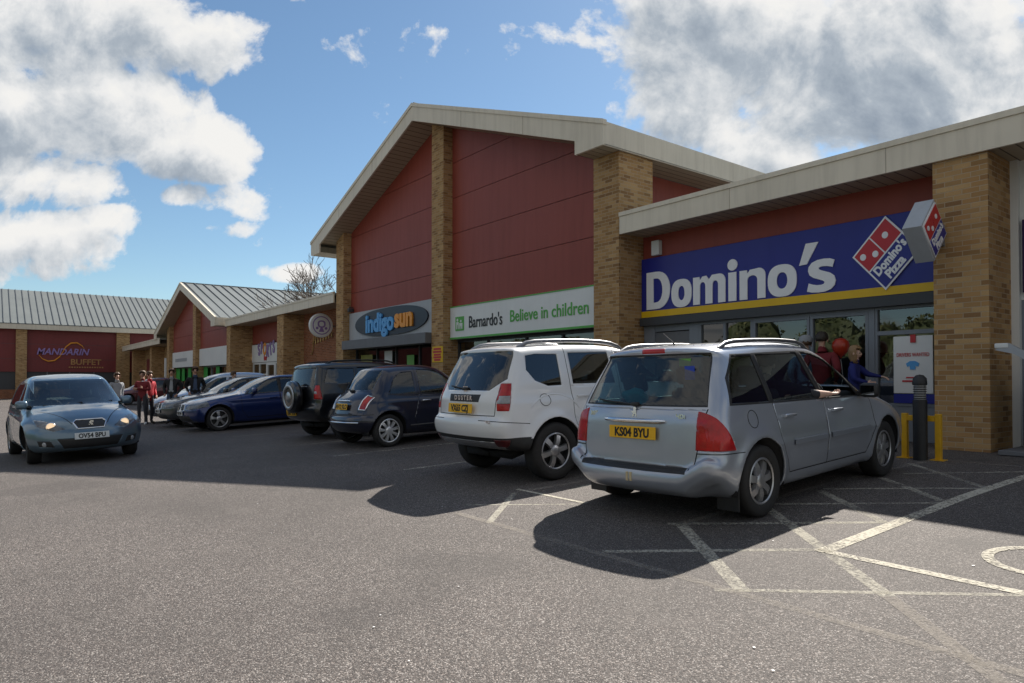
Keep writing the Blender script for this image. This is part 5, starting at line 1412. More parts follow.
# orange notice on the middle pillar
nb = board('notice', -18.62, -17.99, 1.98, 2.48, 11.175, 'sign_yellow', 'yellow parking notice with orange text on the middle brick pillar', .02)
bm = bmesh.new()
for i, (z, w_) in enumerate(((2.40, .44), (2.31, .50), (2.22, .40), (2.14, .46), (2.06, .36))): box(bm, -18.305-w_/2, -18.305+w_/2, 11.168, 11.174, z-.032, z+.03)
from_bm('notice_print', bm, MAT['sign_red'], nb)
bm = bmesh.new(); box(bm, -25.95, -25.6, 11.16, 11.19, 1.75, 2.15); o = from_bm('notice', bm, MAT['poster_white']); tag(o, 'small white notice on the left brick pillar of the tall gable', 'sign')
# white fascias on the small gable
for x0, x1, lab in ((-57.7, -50.25, 'pale grey shop fascia board on the left half of the small gable'), (-49.35, -42.0, 'plain white shop fascia board on the right half of the small gable')):
    s_ = board('shop_sign', x0, x1, 2.36, 3.50, 11.42, 'sign_white', lab, .08)
    if x0 < -50:
        bm = bmesh.new()
        for k in range(9): box(bm, -56.6+k*.42, -56.28+k*.42, 11.40, 11.417, 2.78, 3.02)
        from_bm('faint_lettering', bm, MAT['grey_panel'], s_)
# sports shop sign
sS = board('shop_sign', -41.1, -33.3, 2.44, 3.46, 12.40, 'sign_white', 'white shop sign with wavy purple and red lettering between two brick pillars', .08)
for i, ch in enumerate('SPORTS'):
    front_text('lettering_purple', ch, -39.75+i*.50, 12.38, 3.12+.10*math.sin(i*1.5), MAT['mauve'] if i != 2 else MAT['sign_orange'], sS, rot=.25*math.cos(i*1.5), size=.92, bold=.035, sx=.8, depth=.02)
front_text('lettering_red', 'bar', -38.6, 12.38, 2.66, MAT['sign_red'], sS, size=.38, bold=.02, depth=.02)
# round projecting sign and gold script
bm = bmesh.new(); lathe(bm, [(.001, -.08), (.50, -.08), (.53, -.05), (.53, .05), (.50, .08), (.001, .08)], 40, 'z', Matrix.Translation((-28.6, 11.55, 3.80)) @ Matrix.Rotation(rad(90), 4, 'Y')); sR = from_bm('round_sign', bm, MAT['sign_white'], smooth=40); tag(sR, 'round white projecting sign with purple emblem on the brick wall', 'sign')
bms = []
for lp in ([ell(0, 0, .40, .40), ell(0, 0, .36, .36)], [sup(0, .06, .18, .16), sup(0, .06, .11, .10)], [[(-.05, -.1), (.05, -.1), (.12, -.28), (-.12, -.28)]], [ell(-.2, -.12, .06, .06, 12)], [ell(.2, -.12, .06, .06, 12)]):
    b_ = outline_bm(lp, .012); put(b_, Matrix.Translation((-28.515, 11.55, 3.80)) @ FACE_EAST); bms.append(b_)
from_bm('emblem', merge_bm(bms), MAT['mauve'], sR, recalc=False)
bm = bmesh.new(); tube(bm, [(-28.6, 12.05, 3.8), (-28.6, 12.22, 3.8)], .03, 8); from_bm('bracket', bm, MAT['hood_grey'], sR)
def script(pts, r): 
    b = bmesh.new(); tube(b, [(x, 12.15, z) for x, z in pts], r, 6); return b
b1 = script([(-31.3,2.70),(-31.15,2.62),(-31.0,2.85),(-30.95,3.4),(-30.75,3.75),(-30.6,3.62),(-30.75,3.3),(-31.1,3.15)], .022)
pts = []
for i in range(60):
    t = i/59; pts.append((-30.85+2.15*t+.10*math.sin(t*44), 3.22+.42*t*.55+.15*math.cos(t*44)*(1-.3*t)))
b2 = script(pts, .018)
sc_ = from_bm('script_sign', merge_bm([b1, b2]), MAT['gold'], smooth=60); tag(sc_, 'thin gold handwriting style lettering on the red brick wall', 'sign')
# restaurant sign
sM = empty('restaurant_sign', (-77.95, 5.0, 3.6)); tag(sM, 'purple and bronze restaurant lettering with a swoosh on the dark red wall', 'sign')
def east_text(nm, s, y, z, mat, **kw):
    b = text_bm(s, **kw); put(b, Matrix.Translation((-77.94, y, z)) @ FACE_EAST); return from_bm(nm, b, MAT[mat], sM, recalc=False)
with Group(sM):
    east_text('lettering_mauve', 'MANDARIN', 5.85, 4.10, 'mauve', size=.86, bold=.018, shear=.25, sx=.92, depth=.06)
    east_text('lettering_bronze', 'BUFFET', 7.75, 3.14, 'bronze', size=.76, bold=.012, sx=1.02, depth=.06)
    bm = bmesh.new()
    for k in range(14): box(bm, -77.985, -77.95, 6.35+k*.21, 6.48+k*.21, 2.60, 2.72)
    from_bm('small_lettering', bm, MAT['bronze'], sM)
    pts = [(3.95,3.80),(4.25,3.42),(4.7,3.20),(5.2,3.28),(5.6,3.65),(5.85,4.10),(6.1,4.62),(6.5,4.98),(7.0,5.02),(7.4,4.75),(7.6,4.45)]
    bm = bmesh.new(); tube(bm, [(-77.93, y, z) for y, z in pts], [.015,.04,.065,.07,.05,.035,.05,.07,.065,.04,.015], 8); from_bm('swoosh', bm, MAT['sign_orange'], sM, smooth=60)
# purple sign at the right edge
sQ = board('shop_sign', -3.36, 5.8, 2.72, 3.80, 12.11, 'purple', 'dark purple shop sign in a white surround at the right edge', .07)
# poster
po = board('poster', -5.12, -4.52, 1.21, 2.15, 11.975, 'poster_white', 'white recruitment poster with a red tab taped inside the pizza shop window', .012)
bm = bmesh.new(); box(bm, -4.85, -4.77, 11.955, 11.97, 2.04, 2.17); box(bm, -4.98, -4.72, 11.962, 11.972, 1.40, 1.425); box(bm, -4.92, -4.78, 11.962, 11.972, 1.46, 1.48); from_bm('red_tab', bm, MAT['sign_red'], po)
front_text('poster_lettering', 'DRIVERS WANTED', -4.82, 11.97, 1.84, MAT['sign_red'], po, size=.085, bold=.001, sx=.70, depth=.006)
b_ = outline_bm([[(-4.86,1.60),(-4.78,1.60),(-4.775,1.66),(-4.735,1.645),(-4.72,1.70),(-4.78,1.74),(-4.86,1.74),(-4.92,1.70),(-4.905,1.645),(-4.865,1.66)]], .006); put(b_, Matrix.Translation((0, 11.968, 0)) @ FACE_FRONT); from_bm('poster_picture', b_, MAT['sign_lightblue'], po, recalc=False)
bm = bmesh.new(); box(bm, -5.12, -4.5, 11.978, 11.99, 1.05, 1.20); o = from_bm('window_vinyl', bm, MAT['sign_blue']); tag(o, 'strip of dark blue vinyl below the white poster in the window', 'vinyl')
# alarm box
bm = bmesh.new(); box(bm, -10.24, -10.02, 11.86, 11.985, 4.23, 4.56, bev=.015); al = from_bm('alarm_box', bm, MAT['white_panel']); tag(al, 'small white alarm box above the left end of the blue sign', 'alarm')
bm = bmesh.new(); box(bm, -25.3, -25.15, 11.30, 11.5, 4.12, 4.26, bev=.01); tube(bm, [(-25.22, 11.5, 4.3), (-25.22, 11.35, 4.3), (-25.22, 11.33, 4.24)], .02, 6); o = from_bm('security_camera', bm, MAT['frame_dark']); tag(o, 'small dark security camera on the red wall above the tanning sign', 'camera')

# ------------------------------------------------------------------ street furniture
bo = empty('bollard_light', (-3.83, 9.72, G(9.72))); tag(bo, 'black cylindrical bollard with a clear top band by the brick pillar', 'bollard')
bm = bmesh.new(); lathe(bm, [(.085, 0), (.085, .78), (.075, .79)], 24); from_bm('post', bm, MAT['bollard_black'], bo, smooth=40)
bm = bmesh.new(); lathe(bm, [(.07, .79), (.07, .98)], 24); from_bm('lens', bm, MAT['bollard_lens'], bo, smooth=40)
bm = bmesh.new()
for k in range(6): lathe(bm, [(.072, .80+k*.03), (.084, .805+k*.03), (.072, .812+k*.03)], 24, cap=False)
from_bm('louvre', bm, MAT['bollard_black'], bo, smooth=40)
bm = bmesh.new(); lathe(bm, [(.085, .98), (.088, 1.0), (.08, 1.07), (.045, 1.11), (.001, 1.12)], 24); from_bm('cap', bm, MAT['bollard_black'], bo, smooth=40)
hb = empty('hoop_barrier', (-3.87, 9.85, G(9.85))); tag(hb, 'low yellow metal barrier in front of the shop window', 'barrier')
for x in (-.20, .21):
    bm = bmesh.new(); box(bm, x-.035, x+.035, -.035, .035, -.02, .60, bev=.006); box(bm, x-.08, x+.08, -.08, .08, -.01, .008); from_bm('post', bm, MAT['paint_hoop'], hb)
bm = bmesh.new(); box(bm, -.164, .174, -.032, .032, .50, .575, bev=.006); from_bm('rail', bm, MAT['paint_hoop'], hb)
cb = empty('collection_bin', (-2.6, 11.3, G(11.3))); tag(cb, 'dark cabinet with a pale sloping lid edge beside the brick pillar at right', 'cabinet')
with Group(cb):
    bm = bmesh.new(); prism(bm, [(-2.92, .52), (-2.0, .52), (-2.0, 1.05), (-2.92, 1.62)], 10.98, 11.85, 'y'); from_bm('body', bm, MAT['frame_dark'], cb)
    bm = bmesh.new(); prism(bm, [(-3.36, 1.84), (-3.20, 1.93), (-1.95, 1.12), (-1.95, 1.0), (-3.14, 1.78)], 10.93, 11.0, 'y'); from_bm('lid_edge', bm, MAT['grey_panel'], cb)
    bm = bmesh.new(); box(bm, -3.36, -3.20, 10.92, 11.08, 1.86, 1.93, bev=.015); from_bm('lid_cap', bm, MAT['white_panel'], cb)
    bm = bmesh.new(); box(bm, -3.33, -1.9, 10.92, 11.9, .41, .475, bev=.01); from_bm('base', bm, MAT['hood_grey'], cb)

# ------------------------------------------------------------------ trees
def bare_tree(loc, h, seed):
    rnd = random.Random(seed); root = empty('bare_tree', loc); tag(root, 'leafless tree behind the low shop roof left of the tall gable', 'tree')
    tb = bmesh.new(); cb_ = bmesh.new()
    def grow(p, d, l, r, lev):
        n = 3; pts = [p]; rs = [r]
        for i in range(n):
            d = (d+Vector((rnd.gauss(0, .12), rnd.gauss(0, .12), rnd.gauss(.03, .08)))).normalized(); p = p+d*l/n; pts.append(p); rs.append(r*(1-.45*(i+1)/n))
        rs = [max(q, .0105) for q in rs]
        tube(tb if lev == 0 else cb_, pts, rs, 6 if lev < 2 else 4, cap=False)
        if lev < 6:
            for k in range(4 if lev < 3 else 3):
                t = rnd.uniform(.45, 1); q = pts[0].lerp(pts[-1], t) if k else pts[-1]
                nd = (d+Vector((rnd.gauss(0, .55), rnd.gauss(0, .55), rnd.gauss(.15, .3)))).normalized(); grow(q, nd, l*rnd.uniform(.55, .78), rs[-1]*.72, lev+1)
    grow(Vector((0, 0, 0)), Vector((0, 0, 1)), h*.40, h*.03, 0)
    from_bm('trunk', tb, MAT['bark'], root, uv=False); from_bm('crown', cb_, MAT['bark'], root, uv=False)
bare_tree((-37.8, 17.8, .2), 8.5, 5)
# belt of trees on the far side of the car park, behind the photographer: seen only as the green in the shop windows
tb = bmesh.new(); rnd = random.Random(11)
for i in range(44):
    cx = -160+i*5.2+rnd.uniform(-1.5, 1.5); cy = -30+rnd.uniform(-4, 2); hh_ = rnd.uniform(6.5, 8.5)
    tube(tb, [(cx, cy, -1.2), (cx+.2, cy, hh_*.6)], [.25, .12], 6, mi=2)
    sp = bmesh.ops.create_icosphere(tb, subdivisions=3, radius=1)['verts']
    for v in sp: v.co = Vector((v.co.x*3.1, v.co.y*2.2, v.co.z*hh_*.5))*(1+.25*mnoise.noise(v.co*2.2+Vector((i*7., 0, 0))))+Vector((cx, cy, hh_*.47-.9))
    for k in range(1300):
        a = rnd.uniform(0, 6.28); u = rnd.random()**.5; z = rnd.uniform(.02, 1); R_ = 3.9*math.sin(math.pi*min(1, .2+.75*z))*u+.3
        c = Vector((cx+R_*math.cos(a), cy+R_*math.sin(a), -.8+z*hh_)); s = rnd.uniform(.07, .20)
        M = Matrix.Translation(c) @ Matrix.Rotation(rnd.uniform(0, 6.28), 4, 'Z') @ Matrix.Rotation(rnd.uniform(.2, 2.6), 4, 'X')
        f = quad(tb, [M @ Vector(p) for p in ((-s, -s*.6, 0), (s*.2, -s, 0), (s, s*.3, 0), (-.1*s, s, 0))]); f.material_index = 0 if rnd.random() < .6 else 1
o = from_bm('treeline', tb, [MAT['leaf_green'], MAT['leaf_yellow'], MAT['bark']], recalc=False, uv=False); tag(o, 'belt of spring trees across the car park, mirrored in the shop glass', 'trees', kind='stuff')
# ------------------------------------------------------------------ the cars in place
def hd(dx, dy): return math.atan2(dy, dx)
ESTATE_ROOT = build_car(ESTATE, (-4.21, 5.30), hd(-.15, 2.85), 'paint_silver', 'silver estate car with red tail lights parked in front of the pizza shop', 'car', .024, extra=estate_extra)
build_car(SUVW, (-6.93, 5.40), hd(.06, 2.85), 'paint_white', 'white off road car with roof rails and black lower bumper', 'car', .028, extra=suvw_extra)
build_car(CITY, (-11.86, 5.74), hd(-.16, 2.85), 'paint_navy', 'small rounded navy blue car with chrome lamp rings', 'car', .03, extra=city_extra)
build_car(SUVB, (-14.25, 6.0), hd(-.22, 2.85), 'paint_black', 'black off road car carrying a covered spare wheel on its back', 'car', .035, extra=suvb_extra)
PLW = dict(rear=False, z0=.44, matname='plate_white')
build_car(saloon(plates=[dict(text='YG07 RWN', **PLW)]), (-19.75, 7.62), hd(.05, -2.75), 'paint_blue', 'deep blue saloon car parked nose out beside the black off road car', 'car', .035, extra=saloon_extra)
build_car(saloon(R=.31, plates=[dict(text='KX06 DHP', **PLW)]), (-22.3, 7.55), hd(.05, -2.75), 'paint_grey', 'dark grey saloon car parked nose out between the blue and pale cars', 'car', .045, extra=saloon_extra)
HS = dict(HATCH); HS.update(name='hatchback', steer=0, plates=[dict(text='BN09 FOT', rear=False, z0=.42, matname='plate_white')])
build_car(HS, (-25.4, 7.75), hd(.05, -2.75), 'paint_ice', 'pale silver blue car parked nose out behind the men in black jackets', 'car', .045)
HM = dict(HS); HM['plates'] = []
build_car(HM, (-47.0, 9.3), hd(.05, -2.75), 'paint_maroon', 'dark maroon car standing behind the people in red', 'car', .06)
build_car(HATCH, (-17.35, 1.30), hd(2.78, .16), 'paint_teal', 'blue grey hatchback driving towards us with its headlights lit', 'car', .026, extra=hatch_extra)
# ------------------------------------------------------------------ people: one skinned surface each
simple('skin', (.50, .29, .21), .55, var=.1, scale=14); simple('skin_pale', (.60, .38, .29), .55, var=.1, scale=14)
simple('hair_dark', (.025, .018, .013), .6, var=.3, scale=40); simple('hair_brown', (.085, .045, .022), .6, var=.3, scale=40); simple('hair_blond', (.27, .16, .075), .55, var=.3, scale=40)
simple('cloth_black', (.014, .014, .016), .85, var=.3, scale=12); simple('cloth_red', (.42, .015, .03), .8, var=.25, scale=10); simple('cloth_maroon', (.16, .014, .02), .85, var=.25, scale=10)
simple('cloth_blue', (.008, .014, .13), .8, var=.25, scale=10); simple('cloth_denim', (.06, .09, .16), .85, var=.3, scale=16); simple('cloth_dark', (.03, .032, .04), .85, var=.3, scale=14)
simple('cloth_pale', (.30, .315, .335), .85, var=.15, scale=10); simple('cloth_sky', (.22, .33, .48), .85, var=.2, scale=10); simple('shoe_white', (.7, .7, .68), .6); simple('shoe_dark', (.03, .025, .02), .5); simple('eye_dark', (.02, .015, .012), .2); simple('lip', (.35, .12, .10), .5)
def person(label, loc, rz, top='cloth_black', legs='cloth_dark', shoes='shoe_dark', hair='hair_dark', skin='skin', height=1.75, joints=None, sleeve=True, longhair=False, group=None, inner=None, hat=None, world=None):
    J = dict(pelvis=(0,0,.95), waist=(0,.0,1.08), chest=(0,.01,1.29), neck0=(0,0,1.425), neck=(0,.01,1.49), head=(0,.03,1.595), crown=(0,.02,1.695), nose=(0,.135,1.60), chin=(0,.075,1.535),
      sl=(-.185,0,1.385), el=(-.23,-.03,1.13), wl=(-.22,.08,.90), sr=(.185,0,1.385), er=(.23,-.03,1.13), wr=(.22,.08,.90),
      hl=(-.095,0,.90), kl=(-.10,.03,.50), al=(-.11,-.02,.085), tl=(-.13,.13,.035), hr=(.095,0,.90), kr=(.10,.03,.50), ar=(.11,-.02,.085), tr=(.13,.13,.035))
    if joints: J.update(joints)
    k = height/1.75
    R = dict(pelvis=(.165,.125), waist=(.155,.115), chest=(.175,.125), neck0=(.085,.075), neck=(.058,.058), head=(.080,.098), crown=(.055,.062), nose=(.014,.016), chin=(.036,.036), s=(.078,.078), e=(.056,.056), w=(.030,.026), h=(.088,.088), k=(.062,.062), a=(.045,.045), t=(.042,.030))
    verts, rads, segs = [], [], []
    idx = {}
    def V(n, p, r): idx[n] = len(verts); verts.append(Vector(p)*k); rads.append((r[0]*k, r[1]*k)); return idx[n]
    for n, p in J.items(): V(n, p, R.get(n) or R[n[0]])
    E = []
    def L(a, b, reg): E.append((idx[a], idx[b])); segs.append((idx[a], idx[b], reg))
    L('pelvis','waist','top'); L('waist','chest','top'); L('chest','neck0','top'); L('neck0','neck','skin'); L('neck','head','skin'); L('head','crown','skin'); L('head','nose','skin'); L('neck','chin','skin')
    for s in 'lr':
        L('chest','s'+s,'top'); L('s'+s,'e'+s,'top'); L('e'+s,'w'+s,'top' if sleeve else 'skin')
        L('pelvis','h'+s,'legs'); L('h'+s,'k'+s,'legs'); L('k'+s,'a'+s,'legs'); L('a'+s,'t'+s,'shoe')
        # hand: palm and five fingers, half curled
        wv = verts[idx['w'+s]]; d = (wv-verts[idx['e'+s]]).normalized()
        side = d.cross(Vector((0, 1, 0)));
        if side.length < .3: side = d.cross(Vector((0, 0, 1)))
        side.normalize(); pn = side.cross(d).normalized()
        sg = -1 if s == 'l' else 1
        V('p'+s, (wv+d*.055*k)/k, (.032, .020)); L('w'+s, 'p'+s, 'skin')
        for f, (off, ln) in enumerate(((-.030,.062),(-.010,.075),(.010,.072),(.029,.055))):
            a = wv+d*.088*k+side*off*k; b = a+d*ln*.55*k+pn*ln*.18*k*sg; c = b+d*ln*.3*k+pn*ln*.4*k*sg
            n0, n1, n2 = ('f%d%s%d' % (f, s, q) for q in range(3))
            V(n0, a/k, (.0095, .0095)); V(n1, b/k, (.0085, .0085)); V(n2, c/k, (.007, .007)); L('p'+s, n0, 'skin'); L(n0, n1, 'skin'); L(n1, n2, 'skin')
        a = wv+d*.035*k-side*.035*k*1; b = a+d*.035*k-side*.018*k+pn*.015*k*sg
        V('th0'+s, a/k, (.012, .012)); V('th1'+s, b/k, (.009, .009)); L('p'+s, 'th0'+s, 'skin'); L('th0'+s, 'th1'+s, 'skin')
    me = bpy.data.meshes.new('skel'); me.from_pydata(verts, E, [])
    o = bpy.data.objects.new('skel', me); COL.objects.link(o)
    md = o.modifiers.new('s', 'SKIN'); md.use_smooth_shade = True; md.branch_smoothing = .6
    for i, r in enumerate(rads): me.skin_vertices[0].data[i].radius = r
    me.skin_vertices[0].data[idx['pelvis']].use_root = True
    sb_ = o.modifiers.new('u', 'SUBSURF'); sb_.levels = 2; sb_.render_levels = 2
    dg = bpy.context.evaluated_depsgraph_get(); m2 = bpy.data.meshes.new_from_object(o.evaluated_get(dg))
    bpy.data.objects.remove(o); bpy.data.meshes.remove(me)
    mats = [MAT[skin], MAT[top], MAT[legs], MAT[shoes]] + ([MAT[inner]] if inner else [])
    m2.materials.clear()
    for m in mats: m2.materials.append(m)
    rg = {'skin': 0, 'top': 1, 'legs': 2, 'shoe': 3}
    A = np.array([verts[a] for a, b, _ in segs]); B_ = np.array([verts[b] for a, b, _ in segs])
    rr_ = np.array([max(.02, (rads[a][0]+rads[b][0])/2) for a, b, _ in segs]); reg = [rg[r] for _, _, r in segs]
    wz = verts[idx['waist']].z
    for p in m2.polygons:
        c = np.array(p.center); e = B_-A; t = np.clip(((c-A)*e).sum(1)/np.maximum((e*e).sum(1), 1e-9), 0, 1)
        d = np.linalg.norm(c-(A+e*t[:, None]), axis=1)/rr_
        p.material_index = reg[int(d.argmin())]
        if inner and p.material_index == 1 and abs(c[0]) < .055 and p.normal.y > .35 and c[2] > wz*.95: p.material_index = 4
        p.use_smooth = True
    body = bpy.data.objects.new('person', m2); COL.objects.link(body)
    if world is not None: body.matrix_world = world
    else: body.location = loc; body.rotation_euler = (0, 0, rz)
    tag(body, label, 'person', group)
    # head details
    hc = (verts[idx['head']]+verts[idx['crown']])/2
    fwd = (verts[idx['nose']]-verts[idx['head']]).normalized(); upv = (verts[idx['crown']]-verts[idx['neck']]).normalized(); rt_ = fwd.cross(upv).normalized()
    Mh = Matrix((rt_, fwd, upv)).transposed().to_4x4(); Mh.translation = hc
    bm = bmesh.new(); bmesh.ops.create_uvsphere(bm, u_segments=24, v_segments=16, radius=1)
    for v in bm.verts:
        x, y, z = v.co
        ln = -1.25 if longhair and y < .25 else -.35
        n = 1+.05*math.sin(9*x+4*z)+.04*math.sin(13*y-7*z)
        zz = z if z > -.2 else -.2+(z+.2)*(2.6 if longhair else .9)
        v.co = Vector((x*.098*n, y*.112*n-.012, zz*.105*n+.012))*k
    kill = [f for f in bm.faces if (f.calc_center_median().y > .045*k and f.calc_center_median().z < .055*k) or (not longhair and f.calc_center_median().z < -.045*k)]
    bmesh.ops.delete(bm, geom=kill, context='FACES'); put(bm, Mh)
    h_ = from_bm('hair', bm, MAT[hair], body, smooth='all', uv=False)
    sm = h_.modifiers.new('t', 'SOLIDIFY'); sm.thickness = .014*k
    for sx in (-1, 1):
        bm = bmesh.new(); bmesh.ops.create_uvsphere(bm, u_segments=8, v_segments=6, radius=.011*k)
        put(bm, Mh @ Matrix.Translation(Vector((sx*.032, .088, -.028))*k)); from_bm('eye', bm, MAT['eye_dark'], body, smooth='all', uv=False)
        bm = bmesh.new(); bmesh.ops.create_uvsphere(bm, u_segments=8, v_segments=6, radius=.026*k); bmesh.ops.scale(bm, vec=(.45, .8, 1.2), verts=bm.verts)
        put(bm, Mh @ Matrix.Translation(Vector((sx*.088, .0, -.04))*k)); from_bm('ear', bm, MAT[skin], body, smooth='all', uv=False)
    bm = bmesh.new(); box(bm, -.022*k, .022*k, .078*k, .094*k, -.098*k, -.088*k, bev=.003*k); put(bm, Mh); from_bm('mouth', bm, MAT['lip'], body, smooth='all', uv=False)
    if hat:
        bm = bmesh.new(); lathe(bm, [(.115*k, .0), (.118*k, .03*k), (.10*k, .085*k), (.05*k, .118*k), (.001, .122*k)], 20, M=Mh @ Matrix.Translation((0, -.005, .018*k)))
        box(bm, -.07*k, .07*k, .08*k, .18*k, .0, .012*k, M=Mh @ Matrix.Translation((0, 0, .018*k))); from_bm('cap', bm, MAT[hat], body, smooth=60)
    return body
FOLD = dict(el=(-.24,.03,1.14), wl=(.05,.20,1.17), er=(.24,.03,1.14), wr=(-.05,.23,1.20))
POCK = dict(el=(-.27,-.07,1.14), wl=(-.19,.10,.96), er=(.27,-.07,1.14), wr=(.19,.10,.96))
WALK = dict(kl=(-.10,.16,.52), al=(-.11,.12,.10), tl=(-.12,.27,.05), kr=(.10,-.06,.50), ar=(.11,-.26,.13), tr=(.12,-.14,.05), el=(-.23,-.12,1.15), wl=(-.22,-.10,.90), er=(.23,.06,1.13), wr=(.21,.22,.95))
def on_ground(x, y): return (x, y, G(y, x))
def face(x, y): return math.atan2(-y, -x)-math.pi/2     # rotation so the figure faces the camera
PG = 'people standing about in the far part of the car park'
person('person in a maroon hooded top with folded arms beside one in bright red', on_ground(-24.35, 3.97), face(-24.35, 3.97)-.5, 'cloth_maroon', 'cloth_dark', 'shoe_white', 'hair_brown', joints=FOLD, height=1.74, group=PG)
person('person in a bright red jacket and dark trousers standing close behind another', on_ground(-24.8, 4.22), face(-24.7, 4.3)+.7, 'cloth_red', 'cloth_dark', 'shoe_dark', 'hair_brown', joints=POCK, height=1.72, group=PG)
person('man in an open black jacket over a grey shirt, left of two', on_ground(-23.8, 4.71), face(-23.8, 4.7)-.35, 'cloth_black', 'cloth_denim', 'shoe_dark', 'hair_brown', joints=POCK, height=1.76, group=PG, inner='cloth_pale')
person('man in a closed black jacket facing us with short brown hair', on_ground(-23.8, 5.39), face(-23.8, 5.4), 'cloth_black', 'cloth_denim', 'shoe_dark', 'hair_brown', joints=POCK, height=1.80, group=PG, inner='cloth_denim')
person('person whose brown hair shows above the dark grey car roof', on_ground(-23.8, 6.57), face(-24, 7)+.9, 'cloth_dark', 'cloth_denim', 'shoe_dark', 'hair_brown', skin='skin_pale', height=1.60, group=PG)
person('person in a pale grey top just right of the blue grey hatchback', on_ground(-26.3, 3.50), face(-26.3, 3.6)+.4, 'cloth_pale', 'cloth_denim', 'shoe_dark', 'hair_brown', height=1.74, group=PG, joints=WALK)
# at the pizza shop door
person('woman with long blond hair in a blue jacket reaching towards the shop window', (-5.30, 11.0, .41), rad(-75), 'cloth_blue', 'cloth_dark', 'shoe_dark', 'hair_blond', 'skin_pale', 1.57, dict(sl=(-.18,.02,1.385), el=(-.24,.17,1.24), wl=(-.20,.38,1.20), er=(.23,.04,1.15), wr=(.16,.22,1.10), nose=(.02,.135,1.59)), longhair=True)
person('tall man with dark hair in a dark red top, back turned at the shop door', (-5.97, 11.25, .41), rad(10), 'cloth_maroon', 'cloth_dark', 'shoe_dark', 'hair_dark', 'skin', 1.84, POCK)
person('person in a pale cap and light blue top waiting at the shop door', (-6.33, 11.40, .41), rad(40), 'cloth_sky', 'cloth_denim', 'shoe_dark', 'hair_brown', 'skin_pale', 1.78, POCK, hat='cloth_pale')
bal = empty('balloon', (-5.69, 11.35, .98)); tag(bal, 'round orange red balloon floating beside the man in dark red', 'balloon')
bm = bmesh.new(); lathe(bm, [(.001, -.185), (.02, -.175), (.012, -.16), (.06, -.135), (.115, -.07), (.14, .01), (.125, .09), (.075, .14), (.001, .155)], 24, M=Matrix.Translation((0, 0, 1.0))); from_bm('skin', bm, MAT['balloon'], bal, smooth=70)
bm = bmesh.new(); tube(bm, [(0, 0, .80), (.03, .01, .5), (-.02, 0, .2), (.02, 0, 0)], .003, 4); from_bm('string', bm, MAT['poster_white'], bal)
# driver of the silver estate, right forearm on the window sill
MC = ESTATE_ROOT.matrix_world
DRV = dict(pelvis=(0,0,.10), waist=(0,-.05,.24), chest=(0,-.12,.46), neck0=(0,-.15,.62), neck=(0,-.13,.68), head=(0,-.10,.77), crown=(0,-.11,.865), nose=(0,.005,.77), chin=(0,-.05,.705),
  sl=(-.17,-.12,.57), el=(-.24,.10,.38), wl=(-.12,.34,.44), sr=(.17,-.12,.58), er=(.42,.02,.48), wr=(.47,.27,.475), hl=(-.10,.06,.08), kl=(-.13,.46,.16), al=(-.13,.66,-.12), tl=(-.13,.80,-.14), hr=(.10,.06,.08), kr=(.13,.46,.16), ar=(.13,.66,-.12), tr=(.13,.80,-.14))
person('driver of the silver estate car resting a bare forearm out of the window', None, 0, 'cloth_dark', 'cloth_denim', 'shoe_dark', 'hair_brown', 'skin_pale', 1.72, DRV, sleeve=False, world=MC @ Matrix.Translation((1.90, -.36, .53)) @ Matrix.Rotation(rad(-90), 4, 'Z'))
# things on the parcel shelf of the estate
bm = bmesh.new(); bmesh.ops.create_icosphere(bm, subdivisions=3, radius=.10)
for v in bm.verts: v.co *= 1+.35*mnoise.noise(v.co*14); 
put(bm, MC @ Matrix.Translation((.36, .16, 1.06)) @ Matrix.Diagonal((.8, 1.3, .75, 1))); simple('teal_cloth', (.05, .34, .38), .9, var=.3, scale=18)
o = from_bm('cloth_bundle', bm, MAT['teal_cloth'], smooth='all'); tag(o, 'crumpled teal cloth bundle lying behind the rear window of the silver car', 'bundle')
bm = bmesh.new(); box(bm, .24, .34, .30, .52, 1.0, 1.02, M=MC); box(bm, .24, .60, -.62, .62, .93, .95, M=MC)
o = from_bm('paper_sheets', bm, MAT['poster_white']); tag(o, 'white papers lying on the parcel shelf of the silver car', 'papers')
# ------------------------------------------------------------------ light, sky, camera
SUN_TRAVEL = Vector((.46, -1.03, -1.0)).normalized()
toward = -SUN_TRAVEL
sun = bpy.data.lights.new('sun', 'SUN'); sun.energy = 5.0; sun.angle = rad(.55); sun.color = (1, .935, .845)
so = link(bpy.data.objects.new('sun', sun)); so.rotation_euler = SUN_TRAVEL.to_track_quat('-Z', 'Y').to_euler(); so.location = (-20, 40, 40)
elev = math.asin(toward.z); azim = math.atan2(toward.x, toward.y)
w = bpy.data.worlds.new('World'); SC.world = w; w.use_nodes = True
nt = w.node_tree; nt.nodes.clear()
out = nt.nodes.new('ShaderNodeOutputWorld'); bg = nt.nodes.new('ShaderNodeBackground'); nt.links.new(bg.outputs[0], out.inputs[0])
sky = nt.nodes.new('ShaderNodeTexSky'); sky.sky_type = 'NISHITA'; sky.sun_disc = False; sky.sun_elevation = elev; sky.sun_rotation = azim
sky.air_density = 1.0; sky.dust_density = .25; sky.ozone_density = 1.6; sky.altitude = 80
co = nt.nodes.new('ShaderNodeTexCoord').outputs['Generated']
